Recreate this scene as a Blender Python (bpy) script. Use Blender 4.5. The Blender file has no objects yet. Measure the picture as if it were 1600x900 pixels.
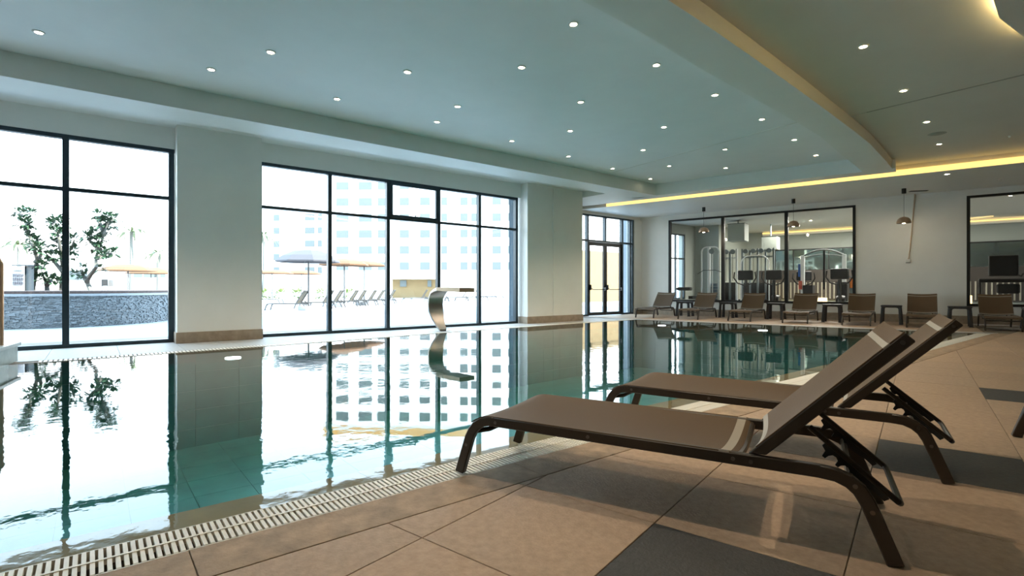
import bpy, bmesh, math, random
from mathutils import Vector, Matrix
random.seed(7)
PI = math.pi
scene = bpy.context.scene
COL = scene.collection
R = math.radians

# ------------------------------------------------------------------ camera
CAMH = 0.95
cam_d = bpy.data.cameras.new('camera'); cam = bpy.data.objects.new('camera', cam_d); COL.objects.link(cam)
cam.location = (0, 0, CAMH); cam.rotation_euler = (R(90), 0, R(37.93))
cam_d.sensor_width = 36; cam_d.lens = 36 * 815 / 1600; cam_d.clip_start = .05; cam_d.clip_end = 600
scene.camera = cam

# ------------------------------------------------------------------ sky, sun, exposure
SKY = 2.05
w = bpy.data.worlds.new('sky'); scene.world = w; w.use_nodes = True
wn = w.node_tree.nodes; wl = w.node_tree.links; wn.clear()
wo = wn.new('ShaderNodeOutputWorld'); wb = wn.new('ShaderNodeBackground'); wr = wn.new('ShaderNodeValToRGB')
wc = wn.new('ShaderNodeTexCoord'); ws = wn.new('ShaderNodeSeparateXYZ')
wl.new(wc.outputs['Generated'], ws.inputs[0]); wl.new(ws.outputs['Z'], wr.inputs[0])
wr.color_ramp.elements[0].position = 0.0; wr.color_ramp.elements[0].color = (1.0, .99, .96, 1)
wr.color_ramp.elements[1].position = .6; wr.color_ramp.elements[1].color = (.50, .74, 1.0, 1)
e = wr.color_ramp.elements.new(.22); e.color = (.68, .86, 1.0, 1)
wl.new(wr.outputs[0], wb.inputs[0]); wb.inputs[1].default_value = SKY; wl.new(wb.outputs[0], wo.inputs[0])
sun_d = bpy.data.lights.new('sun', 'SUN'); sun_d.energy = 4.6; sun_d.angle = R(.6); sun_d.color = (1, .94, .84)
sun = bpy.data.objects.new('sun', sun_d); COL.objects.link(sun)
sun.rotation_euler = Vector((-.70, -.28, -.72)).to_track_quat('-Z', 'Y').to_euler()   # travels towards -x, -y
scene.view_settings.view_transform = 'Standard'; scene.view_settings.look = 'None'
scene.view_settings.exposure = 2.25; scene.view_settings.gamma = 1.0; scene.view_settings.use_curve_mapping = False

SPOT_MAIN = 20.0     # watt of each downlight over the pool
SPOT_FAR = 4.0
SPOT_WALK = 31.0     # watt of each downlight over the walkway
COVE = 9.0

# ------------------------------------------------------------------ frames
DL = R(13.31)
CD, SD = math.cos(DL), math.sin(DL)
def W(p, s, z=0.0):       # window-wall frame -> world (p across, s along the glass front)
    return (p * CD + s * SD, -p * SD + s * CD, z)
def I(x, y, z=0.0): return (x, y, z)

# ------------------------------------------------------------------ materials
MATS = {}
def mat(name, col, rough=.5, metal=0.0, bump=0, bscale=40, var=0, vscale=6, spec=.5, emit=None, estr=0, island=0, coat=0, col2=None, aniso=None, detail=6, stretch=None):
    if name in MATS: return MATS[name]
    m = bpy.data.materials.new(name); m.use_nodes = True; nt = m.node_tree; N = nt.nodes; L = nt.links
    b = N['Principled BSDF']; b.inputs['Base Color'].default_value = (*col, 1)
    b.inputs['Roughness'].default_value = rough; b.inputs['Metallic'].default_value = metal
    b.inputs['Specular IOR Level'].default_value = spec
    if coat: b.inputs['Coat Weight'].default_value = coat; b.inputs['Coat Roughness'].default_value = .05
    tc = N.new('ShaderNodeTexCoord'); out = tc.outputs['Object']
    if stretch:
        mp = N.new('ShaderNodeMapping'); mp.inputs['Scale'].default_value = stretch; L.new(out, mp.inputs[0]); out = mp.outputs[0]
    last = None
    if var or col2:
        n = N.new('ShaderNodeTexNoise'); n.inputs['Scale'].default_value = vscale; n.inputs['Detail'].default_value = detail
        n.inputs['Roughness'].default_value = .62; L.new(out, n.inputs['Vector'])
        r = N.new('ShaderNodeValToRGB'); L.new(n.outputs['Fac'], r.inputs[0])
        c2 = col2 if col2 else tuple(min(1, c * (1 + var)) for c in col)
        c1 = col if col2 else tuple(c * (1 - var) for c in col)
        r.color_ramp.elements[0].position = .32; r.color_ramp.elements[1].position = .68
        r.color_ramp.elements[0].color = (*c1, 1); r.color_ramp.elements[1].color = (*c2, 1)
        last = r.outputs[0]; L.new(last, b.inputs['Base Color'])
    if island:
        g = N.new('ShaderNodeNewGeometry'); mr = N.new('ShaderNodeMapRange'); L.new(g.outputs['Random Per Island'], mr.inputs[0])
        mr.inputs[3].default_value = 1 - island; mr.inputs[4].default_value = 1 + island
        mx = N.new('ShaderNodeVectorMath'); mx.operation = 'SCALE'
        if last: L.new(last, mx.inputs[0])
        else: mx.inputs[0].default_value = col
        L.new(mr.outputs[0], mx.inputs['Scale']); L.new(mx.outputs[0], b.inputs['Base Color'])
    if bump:
        n2 = N.new('ShaderNodeTexNoise'); n2.inputs['Scale'].default_value = bscale; n2.inputs['Detail'].default_value = 4
        L.new(out, n2.inputs['Vector']); bp = N.new('ShaderNodeBump'); bp.inputs['Strength'].default_value = bump
        bp.inputs['Distance'].default_value = .01; L.new(n2.outputs['Fac'], bp.inputs['Height']); L.new(bp.outputs[0], b.inputs['Normal'])
    if emit: b.inputs['Emission Color'].default_value = (*emit, 1); b.inputs['Emission Strength'].default_value = estr
    MATS[name] = m; return m

paint = mat('wall_paint', (.84, .845, .80), .55, bump=.02, bscale=60, var=.02, vscale=2)
ceil_m = mat('pool_ceiling_paint', (.87, .885, .885), .6, var=.02, vscale=1.5)
bulk_m = mat('bulkhead_paint', (.82, .84, .82), .5, var=.02, vscale=1.5)
ceilr_m = mat('walkway_ceiling_paint', (.70, .70, .66), .6, var=.02, vscale=1.5)
joint_m = mat('joint_cover', (.35, .36, .33), .5)
frame_m = mat('aluminium_frame', (.026, .044, .056), .35, metal=.3)
blackf = mat('black_frame', (.012, .013, .014), .4)
base_m = mat('stone_baseboard', (.34, .27, .20), .45, var=.18, vscale=9, bump=.05, bscale=60)
gympaint = mat('gym_wall_paint', (.36, .39, .35), .6)
tile_m = [mat('beige_tile_%d' % i, c, .6, var=.12, vscale=26, bump=.35, bscale=85, spec=.2) for i, c in
          enumerate([(.47, .33, .225), (.445, .315, .215), (.49, .345, .235), (.46, .33, .23)])]
tile_dark = mat('charcoal_tile', (.050, .048, .045), .62, var=.22, vscale=38, bump=.4, bscale=85)
tile_light = mat('pale_deck_tile', (.47, .45, .42), .55, var=.08, vscale=20, bump=.2, bscale=80, spec=.2)
grout = mat('grout', (.20, .155, .11), .9)
strip_m = mat('border_stone', (.50, .355, .235), .65, spec=.15, bump=.4, bscale=70, col2=(.27, .20, .14), vscale=7)
coping_m = mat('wet_coping_stone', (.40, .225, .10), .6, bump=.1, bscale=50, col2=(.30, .17, .08), vscale=6, spec=.1)
grate_m = mat('grate_plastic', (.80, .75, .65), .45, var=.06, vscale=30)
chan_m = mat('gutter_channel', (.17, .12, .075), .5)
pool_m = mat('pool_tile', (.038, .170, .152), .4, island=.10, var=.25, vscale=3)
poolb_m = mat('pool_shell', (.028, .110, .100), .7)
lf_m = mat('lounger_frame', (.034, .022, .013), .38, bump=.05, bscale=300)
lfab = None
screw_m = mat('screw_metal', (.15, .135, .12), .35, metal=1)
table_m = mat('table_plastic', (.034, .030, .031), .5, bump=.05, bscale=150)
steel = mat('brushed_steel', (.40, .375, .34), .34, metal=1, bump=.03, bscale=200)
copper = mat('copper_shade', (.60, .40, .27), .3, metal=.6)
bulb_m = mat('lamp_glow', (1, .9, .75), .5, emit=(1.0, .86, .62), estr=14)
down_m = mat('downlight_lens', (1, .9, .75), .5, emit=(1.0, .84, .60), estr=30)
led_m = mat('led_glow', (1, .8, .4), .5, emit=(1.0, .62, .17), estr=.36)
trimw = mat('white_trim', (.75, .75, .72), .4)
gymw_m = mat('gym_tube_white', (.85, .88, .88), .35)
gymg_m = mat('gym_tube_grey', (.20, .24, .25), .35)
gymb_m = mat('gym_black', (.012, .012, .014), .45)
gymfloor = mat('gym_floor', (.05, .048, .045), .35)
plast_m = mat('white_plaster', (.80, .82, .80), .7)
conc = mat('pale_concrete', (.34, .355, .37), .7, var=.05, vscale=1.2)
ledge_m = mat('ledge_stone', (.21, .225, .235), .7, island=.35, bump=.3, bscale=40)
cap_m = mat('planter_cap', (.34, .35, .36), .6)
mulch = mat('bark_mulch', (.10, .065, .055), .9, var=.3, vscale=20, bump=.6, bscale=30)
bark = mat('frangipani_bark', (.12, .12, .105), .8, bump=.3, bscale=30)
leafm = mat('leaf', (.04, .085, .045), .5, island=.35)
shrub_m = mat('shrub_leaf', (.20, .25, .08), .6, island=.3)
palm_m = mat('palm_leaf', (.17, .20, .11), .6, island=.2)
facade = mat('white_facade', (.82, .80, .76), .8)
facade2 = mat('ochre_parapet', (.60, .30, .07), .8)
bwin = mat('facade_glass', (.10, .118, .118), .35, spec=.3)
tanw = mat('sand_wall', (.20, .135, .06), .8, var=.05, vscale=1)
bluew = mat('shade_blue_render', (.17, .205, .235), .8)
thatch = mat('thatch', (.13, .065, .03), .9, bump=.5, bscale=30)
canv = mat('parasol_canvas', (.065, .062, .068), .8)
ofab = mat('outdoor_sling', (.10, .085, .06), .7)
oframe = mat('outdoor_frame', (.05, .05, .05), .5)
blockst = mat('spa_wall_stone', (.30, .35, .32), .35, var=.2, vscale=7, bump=.1, bscale=30)
blockcap = mat('spa_wall_cap', (.42, .44, .41), .3, var=.1, vscale=9)
signw = mat('sign_face', (.42, .44, .46), .5)
signd = mat('sign_post_dark', (.05, .07, .08), .5)
ink = mat('sign_ink', (.12, .12, .14), .6)
brown = mat('brown_panel', (.10, .065, .045), .5, var=.1, vscale=4)
teal_m = mat('mirror_glass', (.40, .50, .48), .06, metal=.9)
cable_m = mat('taped_cable', (.52, .40, .29), .6)

def fabric(name, c1, c2):
    m = bpy.data.materials.new(name); m.use_nodes = True; nt = m.node_tree; N = nt.nodes; L = nt.links; b = N['Principled BSDF']
    tc = N.new('ShaderNodeTexCoord'); mp = N.new('ShaderNodeMapping'); mp.inputs['Rotation'].default_value = (0, 0, 0)
    L.new(tc.outputs['Object'], mp.inputs[0])
    ws = []
    for ax in ('X', 'Y'):
        wv = N.new('ShaderNodeTexWave'); wv.wave_type = 'BANDS'; wv.bands_direction = ax; wv.inputs['Scale'].default_value = 90
        L.new(mp.outputs[0], wv.inputs[0]); ws.append(wv)
    mx = N.new('ShaderNodeMath'); mx.operation = 'MULTIPLY'; L.new(ws[0].outputs['Fac'], mx.inputs[0]); L.new(ws[1].outputs['Fac'], mx.inputs[1])
    r = N.new('ShaderNodeValToRGB'); r.color_ramp.elements[0].color = (*c1, 1); r.color_ramp.elements[1].color = (*c2, 1)
    L.new(mx.outputs[0], r.inputs[0]); L.new(r.outputs[0], b.inputs['Base Color']); b.inputs['Roughness'].default_value = .62
    b.inputs['Specular IOR Level'].default_value = .18
    bp = N.new('ShaderNodeBump'); bp.inputs['Strength'].default_value = .25; bp.inputs['Distance'].default_value = .002
    L.new(mx.outputs[0], bp.inputs['Height']); L.new(bp.outputs[0], b.inputs['Normal']); return m
lfab = fabric('taupe_sling_fabric', (.105, .066, .036), (.165, .108, .064))
hem_m = mat('hem_band', (.34, .29, .225), .6)

def schlick(N, L, f0, nrm=None):
    lw = N.new('ShaderNodeLayerWeight'); lw.inputs['Blend'].default_value = .5
    if nrm: L.new(nrm, lw.inputs['Normal'])
    p = N.new('ShaderNodeMath'); p.operation = 'POWER'; L.new(lw.outputs['Facing'], p.inputs[0]); p.inputs[1].default_value = 5
    m = N.new('ShaderNodeMath'); m.operation = 'MULTIPLY_ADD'; L.new(p.outputs[0], m.inputs[0]); m.inputs[1].default_value = 1 - f0; m.inputs[2].default_value = f0
    return m
def glass_mat(name, tint=(.97, .985, .98), fac=.07, wave=False):
    m = bpy.data.materials.new(name); m.use_nodes = True; nt = m.node_tree; N = nt.nodes; L = nt.links; N.clear()
    o = N.new('ShaderNodeOutputMaterial'); mx = N.new('ShaderNodeMixShader'); t = N.new('ShaderNodeBsdfTransparent'); g = N.new('ShaderNodeBsdfGlossy')
    fr = schlick(N, L, .035)
    g.inputs['Roughness'].default_value = 0.0; t.inputs['Color'].default_value = (*tint, 1)
    L.new(fr.outputs[0], mx.inputs[0]); L.new(t.outputs[0], mx.inputs[1]); L.new(g.outputs[0], mx.inputs[2]); L.new(mx.outputs[0], o.inputs[0])
    return m
pane_m = glass_mat('window_glass')
def water_mat():
    m = bpy.data.materials.new('pool_water'); m.use_nodes = True; nt = m.node_tree; N = nt.nodes; L = nt.links; N.clear()
    o = N.new('ShaderNodeOutputMaterial'); mx = N.new('ShaderNodeMixShader'); t = N.new('ShaderNodeBsdfTransparent'); g = N.new('ShaderNodeBsdfGlossy')
    fr = schlick(N, L, .02)
    g.inputs['Roughness'].default_value = 0.0; t.inputs['Color'].default_value = (.80, .95, .95, 1)
    tc = N.new('ShaderNodeTexCoord'); n = N.new('ShaderNodeTexNoise'); n.inputs['Scale'].default_value = 6.5; n.inputs['Detail'].default_value = 4.0
    n.inputs['Roughness'].default_value = .45
    n2 = N.new('ShaderNodeTexNoise'); n2.inputs['Scale'].default_value = .45; n2.inputs['Detail'].default_value = 1
    mm = N.new('ShaderNodeMapRange'); mm.inputs[1].default_value = .42; mm.inputs[2].default_value = .62
    mu = N.new('ShaderNodeMath'); mu.operation = 'MULTIPLY'
    L.new(tc.outputs['Object'], n.inputs['Vector']); L.new(tc.outputs['Object'], n2.inputs['Vector']); L.new(n2.outputs['Fac'], mm.inputs[0])
    L.new(n.outputs['Fac'], mu.inputs[0]); L.new(mm.outputs[0], mu.inputs[1])
    bp = N.new('ShaderNodeBump'); bp.inputs['Strength'].default_value = 1.0; bp.inputs['Distance'].default_value = .0014
    L.new(mu.outputs[0], bp.inputs['Height']); L.new(bp.outputs[0], g.inputs['Normal'])
    L.new(fr.outputs[0], mx.inputs[0]); L.new(t.outputs[0], mx.inputs[1]); L.new(g.outputs[0], mx.inputs[2]); L.new(mx.outputs[0], o.inputs[0])
    return m
water_m = water_mat()

# ------------------------------------------------------------------ object helpers
def tag(o, label=None, cat=None, group=None, kind=None):
    if label: o['label'] = label
    if cat: o['category'] = cat
    if group: o['group'] = group
    if kind: o['kind'] = kind
    return o
def empty(name, loc=(0, 0, 0), rz=0.0, parent=None):
    o = bpy.data.objects.new(name, None); COL.objects.link(o); o.empty_display_size = .1
    o.location = loc; o.rotation_euler = (0, 0, rz)
    if parent: o.parent = parent
    return o
def mw(o):     # world matrix without a depsgraph update
    m = o.matrix_basis
    return mw(o.parent) @ m if o.parent else m.copy()
class MB:
    def __init__(s): s.v = []; s.f = []
    def add(s, vs, fs):
        n = len(s.v); s.v += [tuple(p) for p in vs]; s.f += [tuple(i + n for i in f) for f in fs]; return s
    def box(s, x0, x1, y0, y1, z0, z1, T=I):
        P = [T(x, y, z) for z in (z0, z1) for x, y in ((x0, y0), (x1, y0), (x1, y1), (x0, y1))]
        return s.add(P, [(3, 2, 1, 0), (4, 5, 6, 7), (0, 1, 5, 4), (1, 2, 6, 5), (2, 3, 7, 6), (3, 0, 4, 7)])
    def prism(s, poly, z0, z1, T=I):
        n = len(poly)
        a = sum(poly[i][0] * poly[(i + 1) % n][1] - poly[(i + 1) % n][0] * poly[i][1] for i in range(n))
        if a < 0: poly = poly[::-1]
        P = [T(x, y, z0) for x, y in poly] + [T(x, y, z1) for x, y in poly]
        return s.add(P, [tuple(range(n))[::-1], tuple(range(n, 2 * n))] + [(i, (i + 1) % n, n + (i + 1) % n, n + i) for i in range(n)])
    def prof(s, poly, a0, a1, T):      # polygon in (u,v) extruded along a third axis, T(u,v,a)
        n = len(poly); P = [T(u, v, a0) for u, v in poly] + [T(u, v, a1) for u, v in poly]
        return s.add(P, [tuple(range(n))[::-1], tuple(range(n, 2 * n))] + [(i, (i + 1) % n, n + (i + 1) % n, n + i) for i in range(n)])
    def tube(s, pts, r, k=8, T=None, cap=True):
        pts = [Vector(T(*p) if T else p) for p in pts]; n = len(pts); rings = []
        up = Vector((0, 0, 1)); prev = None
        for i, p in enumerate(pts):
            d = (pts[min(i + 1, n - 1)] - pts[max(i - 1, 0)]).normalized()
            if prev is None:
                a = d.cross(up)
                if a.length < .05: a = d.cross(Vector((1, 0, 0)))
            else:
                a = prev - d * prev.dot(d)
            a.normalize(); prev = a; b = d.cross(a).normalized()
            rr = r[i] if isinstance(r, (list, tuple)) else r
            rings.append([p + a * rr * math.cos(2 * PI * j / k) + b * rr * math.sin(2 * PI * j / k) for j in range(k)])
        V = [q for rg in rings for q in rg]
        F = [(i * k + j, i * k + (j + 1) % k, (i + 1) * k + (j + 1) % k, (i + 1) * k + j) for i in range(n - 1) for j in range(k)]
        if cap: F += [tuple(range(k))[::-1], tuple((n - 1) * k + j for j in range(k))]
        return s.add(V, F)
    def bar(s, path, th, y0, y1):      # flat bar following a path in the xz plane, between y0 and y1
        n = len(path); P = [Vector((p[0], 0, p[1])) for p in path]; V = []
        for i in range(n):
            d0 = (P[i] - P[i - 1]).normalized() if i else (P[1] - P[0]).normalized()
            d1 = (P[i + 1] - P[i]).normalized() if i < n - 1 else d0
            d = (d0 + d1).normalized(); nn = Vector((-d.z, 0, d.x)); c = max(.5, d.dot(d0))
            t = (th[i] if isinstance(th, (list, tuple)) else th) / 2 / c
            a, b = P[i] + nn * t, P[i] - nn * t
            V += [(a.x, y0, a.z), (a.x, y1, a.z), (b.x, y1, b.z), (b.x, y0, b.z)]
        F = [(0, 1, 2, 3), tuple(4 * (n - 1) + j for j in (3, 2, 1, 0))]
        for i in range(n - 1):
            for j in range(4): F.append((4 * i + j, 4 * (i + 1) + j, 4 * (i + 1) + (j + 1) % 4, 4 * i + (j + 1) % 4))
        return s.add(V, F)
    def lathe(s, prof, c, k=24, T=None):   # prof [(r,z)]
        V = []; n = len(prof)
        for r, z in prof:
            for j in range(k):
                p = (c[0] + r * math.cos(2 * PI * j / k), c[1] + r * math.sin(2 * PI * j / k), c[2] + z); V.append(T(*p) if T else p)
        F = [(i * k + j, i * k + (j + 1) % k, (i + 1) * k + (j + 1) % k, (i + 1) * k + j) for i in range(n - 1) for j in range(k)]
        if prof[0][0] > 1e-5: F.append(tuple(range(k))[::-1])
        if prof[-1][0] > 1e-5: F.append(tuple((n - 1) * k + j for j in range(k)))
        return s.add(V, F)
    def build(s, name, m, parent=None, bevel=0, smooth=False, seg=1):
        me = bpy.data.meshes.new(name); V = s.v
        if parent is not None:
            inv = mw(parent).inverted(); V = [inv @ Vector(p) for p in V]
        me.from_pydata([tuple(p) for p in V], [], s.f); me.validate()
        bm = bmesh.new(); bm.from_mesh(me)
        if bevel:
            es = [e for e in bm.edges if len(e.link_faces) == 2 and e.calc_face_angle(0) > .5]
            bmesh.ops.bevel(bm, geom=es, offset=bevel, segments=seg, affect='EDGES', profile=.5)
        bmesh.ops.recalc_face_normals(bm, faces=bm.faces)
        bm.to_mesh(me); bm.free()
        if smooth:
            for p in me.polygons: p.use_smooth = True
            try: me.set_sharp_from_angle(angle=R(38))
            except Exception: pass
        me.materials.append(m); o = bpy.data.objects.new(name, me); COL.objects.link(o)
        if parent is not None: o.parent = parent
        return o
def copy_tree(o, parent=None):
    c = o.copy(); COL.objects.link(c)
    if parent is not None: c.parent = parent
    for ch in [q for q in list(COL.objects) if q.parent == o]: copy_tree(ch, c)
    return c
ORD = ['first', 'second', 'third', 'fourth', 'fifth', 'sixth', 'seventh', 'eighth', 'ninth', 'tenth']
def struct(name, mb, m, **k):
    return tag(mb.build(name, m, **k), kind='structure')

# ================================================================== SETTING
YB = 18.2; ZM = 3.90; ZS = 3.58; ZR = 3.78; ZB = 3.54
WP = -10.85; PP = -10.55; DP = -12.10
# pool corner points (world)
def edge_near(s): return W(-2.70, s)
def line_hit_y(p, y):      # on line p=const, find s where world y
    return (y + p * SD) / CD
S_END = line_hit_y(-2.70, 14.72)
S_FAR = line_hit_y(-10.0, 14.72)
PL = -4.5
far_edge = [(-9.0, PL), (-9.0, 0.0), (-9.25, 3.0), (-9.65, 6.5), (-9.85, 9.5), (-9.95, S_FAR)]
# ---- floor base (grout bed) with pool cut out, as four prisms, plus separate tiles
floor = MB()
floor.prism([W(-2.21, -9)[:2], (6, -9 * CD + 0), (6, 18.2), W(-2.21, line_hit_y(-2.21, 18.2))[:2]], -.20, -.006)
floor = struct('floor', floor, grout)
fb = MB(); fb.prism([W(-2.21, S_END)[:2], W(-2.21, line_hit_y(-2.21, 18.2))[:2], W(-12.1, line_hit_y(-12.1, 18.2))[:2], W(-12.1, line_hit_y(-12.1, 14.72))[:2]], -.20, -.0061)
tagf = fb.build('floor_bed', grout, floor)
fb = MB()
for a, b in zip(far_edge[:-1], far_edge[1:]): fb.prism([W(*a)[:2], W(*b)[:2], W(-12.2, b[1])[:2], W(-12.2, a[1])[:2]], -.20, -.0062)
fb.prism([W(-12.2, PL)[:2], W(-2.21, PL)[:2], W(-2.21, -9)[:2], W(-12.2, -9)[:2]], -.20, -.0062)
fb.build('floor_bed', grout, floor)

def clip(poly, n, d):      # keep n.p >= d
    out = []
    for i in range(len(poly)):
        a, b = poly[i], poly[(i + 1) % len(poly)]; fa = n[0] * a[0] + n[1] * a[1] - d; fbv = n[0] * b[0] + n[1] * b[1] - d
        if fa >= 0: out.append(a)
        if (fa >= 0) != (fbv >= 0):
            t = fa / (fa - fbv); out.append((a[0] + (b[0] - a[0]) * t, a[1] + (b[1] - a[1]) * t))
    return out
def area(p): return abs(sum(p[i][0] * p[(i + 1) % len(p)][1] - p[(i + 1) % len(p)][0] * p[i][1] for i in range(len(p)))) / 2
PXN = (CD, -SD)      # p = PXN . (x,y)
TX, TY, X0, Y0, G = .648, .665, -1.49, 2.02, .0022
darkcells = {(1, -1), (2, 2), (3, 6)}
shared = {}
ntile = 0
def tile(poly, m, z=0.0, name='tile'):
    global ntile
    if len(poly) < 3 or area(poly) < .0004: return
    cx = sum(p[0] for p in poly) / len(poly); cy = sum(p[1] for p in poly) / len(poly)
    key = (tuple((round(p[0] - cx, 3), round(p[1] - cy, 3)) for p in poly), m.name)
    if key in shared:
        o = bpy.data.objects.new(name, shared[key]); COL.objects.link(o)
    else:
        mb = MB(); mb.prism([(p[0] - cx, p[1] - cy) for p in poly], -.012, 0); o = mb.build(name, m, None, bevel=.0012 if area(poly) > .02 else 0); shared[key] = o.data
    o.parent = floor; o.location = (cx, cy, z); ntile += 1
for i in range(-3, 8):
    for j in range(-2, 25):
        x0, y0 = X0 + i * TX, Y0 + j * TY; x1, y1 = x0 + TX, y0 + TY
        if y0 > 14.72 and False: continue
        if x0 > .35 + .13 * y0 + 1.2: continue
        y1 = min(y1, 18.19)
        if y1 - y0 < .05: continue
        poly = [(x0 + G, y0 + G), (x1 - G, y0 + G), (x1 - G, y1 - G), (x0 + G, y1 - G)]
        poly = clip(poly, PXN, -1.955)
        m = tile_dark if (i, j) in darkcells else tile_m[(i * 7 + j * 5 + (i * j) % 3) % 4]
        tile(poly, m)
# back deck between pool and back wall
for i in range(-14, 4):
    for j in range(0, 6):
        x0 = X0 + i * TX; y0 = 14.99 + j * .65; x1, y1 = x0 + TX, min(y0 + .65, 18.19)
        if y1 - y0 < .05: continue
        poly = [(x0 + G, y0 + G), (x1 - G, y0 + G), (x1 - G, y1 - G), (x0 + G, y1 - G)]
        poly = clip(poly, PXN, -12.08); poly = clip(poly, (-PXN[0], -PXN[1]), 1.958) if poly else []
        if poly: tile(poly, tile_m[(i * 3 + j * 5) % 4])
for i in range(-9, 7):      # pale border along the far end of the pool
    x0 = -8.6 + i * .6; poly = [(x0 + G, 14.725), (x0 + .6 - G, 14.725), (x0 + .6 - G, 14.985), (x0 + G, 14.985)]
for i in range(0, 18):
    x0 = -9.2 + i * .6; poly = [(x0 + G, 14.725), (x0 + .6 - G, 14.725), (x0 + .6 - G, 14.985), (x0 + G, 14.985)]
    poly = clip(poly, PXN, -12.08); poly = clip(poly, (-PXN[0], -PXN[1]), 2.16) if poly else []
    if poly: tile(poly, tile_light, 0, 'border_tile')
# deck between the pool and the glass
s = -4.5
while s < S_FAR - .05:
    s2 = min(s + .8, S_FAR)
    def fe(t):
        for a, b in zip(far_edge[:-1], far_edge[1:]):
            if a[1] <= t <= b[1] + 1e-6: return a[0] + (b[0] - a[0]) * (t - a[1]) / (b[1] - a[1])
        return far_edge[-1][0]
    tile([W(fe(s + G) - .20, s + G)[:2], W(fe(s2 - G) - .20, s2 - G)[:2], W(WP - .02, s2 - G)[:2], W(WP - .02, s + G)[:2]], tile_light, 0)
    s = s2
s = 11.2
while s < 15.9:
    s2 = min(s + .8, 16.2)
    poly = [W(-10.86, s + G)[:2], W(-10.86, s2 - G)[:2], W(DP + .01, s2 - G)[:2], W(DP + .01, s + G)[:2]]
    poly = clip(poly, (0, -1), -14.98)
    if len(poly) > 2: tile(poly, tile_light)
    s = s2
# border stone strip beside the near grate
ks = [-3.5, -1.9, -.3, .27, 1.78, 3.2, 4.6, 6.0, 7.4, 8.8, 10.2, 11.6, 13.0, S_END + .3]
for a, b in zip(ks[:-1], ks[1:]):
    tile([W(-2.205, a + G)[:2], W(-2.205, b - G)[:2], W(-1.962, b - G)[:2], W(-1.962, a + G)[:2]], strip_m, 0, 'border_stone')

# ---- pool basin
basin = MB()
pp = [W(-2.69, PL)[:2], W(-2.69, S_END)[:2]] + [W(p, q)[:2] for p, q in far_edge[::-1]]
basin.prism(pp, -1.55, -1.45)
pool = struct('pool_basin', basin, poolb_m)
wl_ = MB()
for i in range(len(pp)):
    a, b = Vector(pp[i]), Vector(pp[(i + 1) % len(pp)]); d = (b - a).normalized(); n = Vector((d.y, -d.x))
    c = Vector((sum(q[0] for q in pp) / len(pp), sum(q[1] for q in pp) / len(pp)))
    if (c - a).dot(n) > 0: n = -n
    L_ = (b - a).length; k = max(1, int(L_ / .6)); 
    for r in range(5):
        for t in range(k):
            p0 = a + d * (L_ * t / k + .003); p1 = a + d * (L_ * (t + 1) / k - .003)
            z0 = -1.45 + r * .284 + .003; z1 = z0 + .278
            wl_.prism([tuple(p0), tuple(p1), tuple(p1 + n * .03), tuple(p0 + n * .03)], z0, z1)
tag(wl_.build('wall_tile', pool_m, pool), kind='stuff')
bk_ = MB()
for i in range(len(pp)):
    a, b = Vector(pp[i]), Vector(pp[(i + 1) % len(pp)]); d = (b - a).normalized(); n = Vector((d.y, -d.x))
    if (c - a).dot(n) > 0: n = -n
    bk_.prism([tuple(a + n * .028 - d * .05), tuple(b + n * .028 + d * .05), tuple(b + n * .12 + d * .05), tuple(a + n * .12 - d * .05)], -1.5, -.21)
bk_.build('shell', poolb_m, pool)
ft = MB()
for i in range(0, 14):
    for j in range(0, 38):
        p0 = -9.9 + i * .6; s0 = PL + j * .6
        q = [W(p0 + .003, s0 + .003)[:2], W(p0 + .597, s0 + .003)[:2], W(p0 + .597, s0 + .597)[:2], W(p0 + .003, s0 + .597)[:2]]
        q = clip(clip(clip(q, (-PXN[0], -PXN[1]), 2.72), PXN, -9.93), (0, -1), -14.70)
        if len(q) > 2 and area(q) > .003: ft.prism(q, -1.449, -1.435)
tag(ft.build('floor_tile', pool_m, pool), kind='stuff')
# coping stones, slightly under water, near side
kc = [PL, -3.1, -1.7, -.3, 1.1, 2.5, 3.9, 5.3, 6.7, 8.1, 9.5, 10.9, 12.3, S_END]
for a, b in zip(kc[:-1], kc[1:]):
    mb = MB(); mb.add([W(-2.69, a + .002, -.22), W(-2.43, a + .002, -.22), W(-2.43, a + .002, -.012), W(-2.69, a + .002, -.032),
                       W(-2.69, b - .002, -.22), W(-2.43, b - .002, -.22), W(-2.43, b - .002, -.012), W(-2.69, b - .002, -.032)],
                      [(0, 1, 2, 3), (7, 6, 5, 4), (0, 4, 5, 1), (1, 5, 6, 2), (2, 6, 7, 3), (3, 7, 4, 0)])
    mb.build('coping_stone', coping_m, pool)
# water
wa = MB()
wpoly = [W(-2.431, PL)[:2], W(-2.431, S_END)[:2]] + [W(p, q)[:2] for p, q in far_edge[::-1]]
wa.add([(x, y, -.008) for x, y in wpoly], [tuple(range(len(wpoly)))])
struct('pool_water', wa, water_m)
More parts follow.
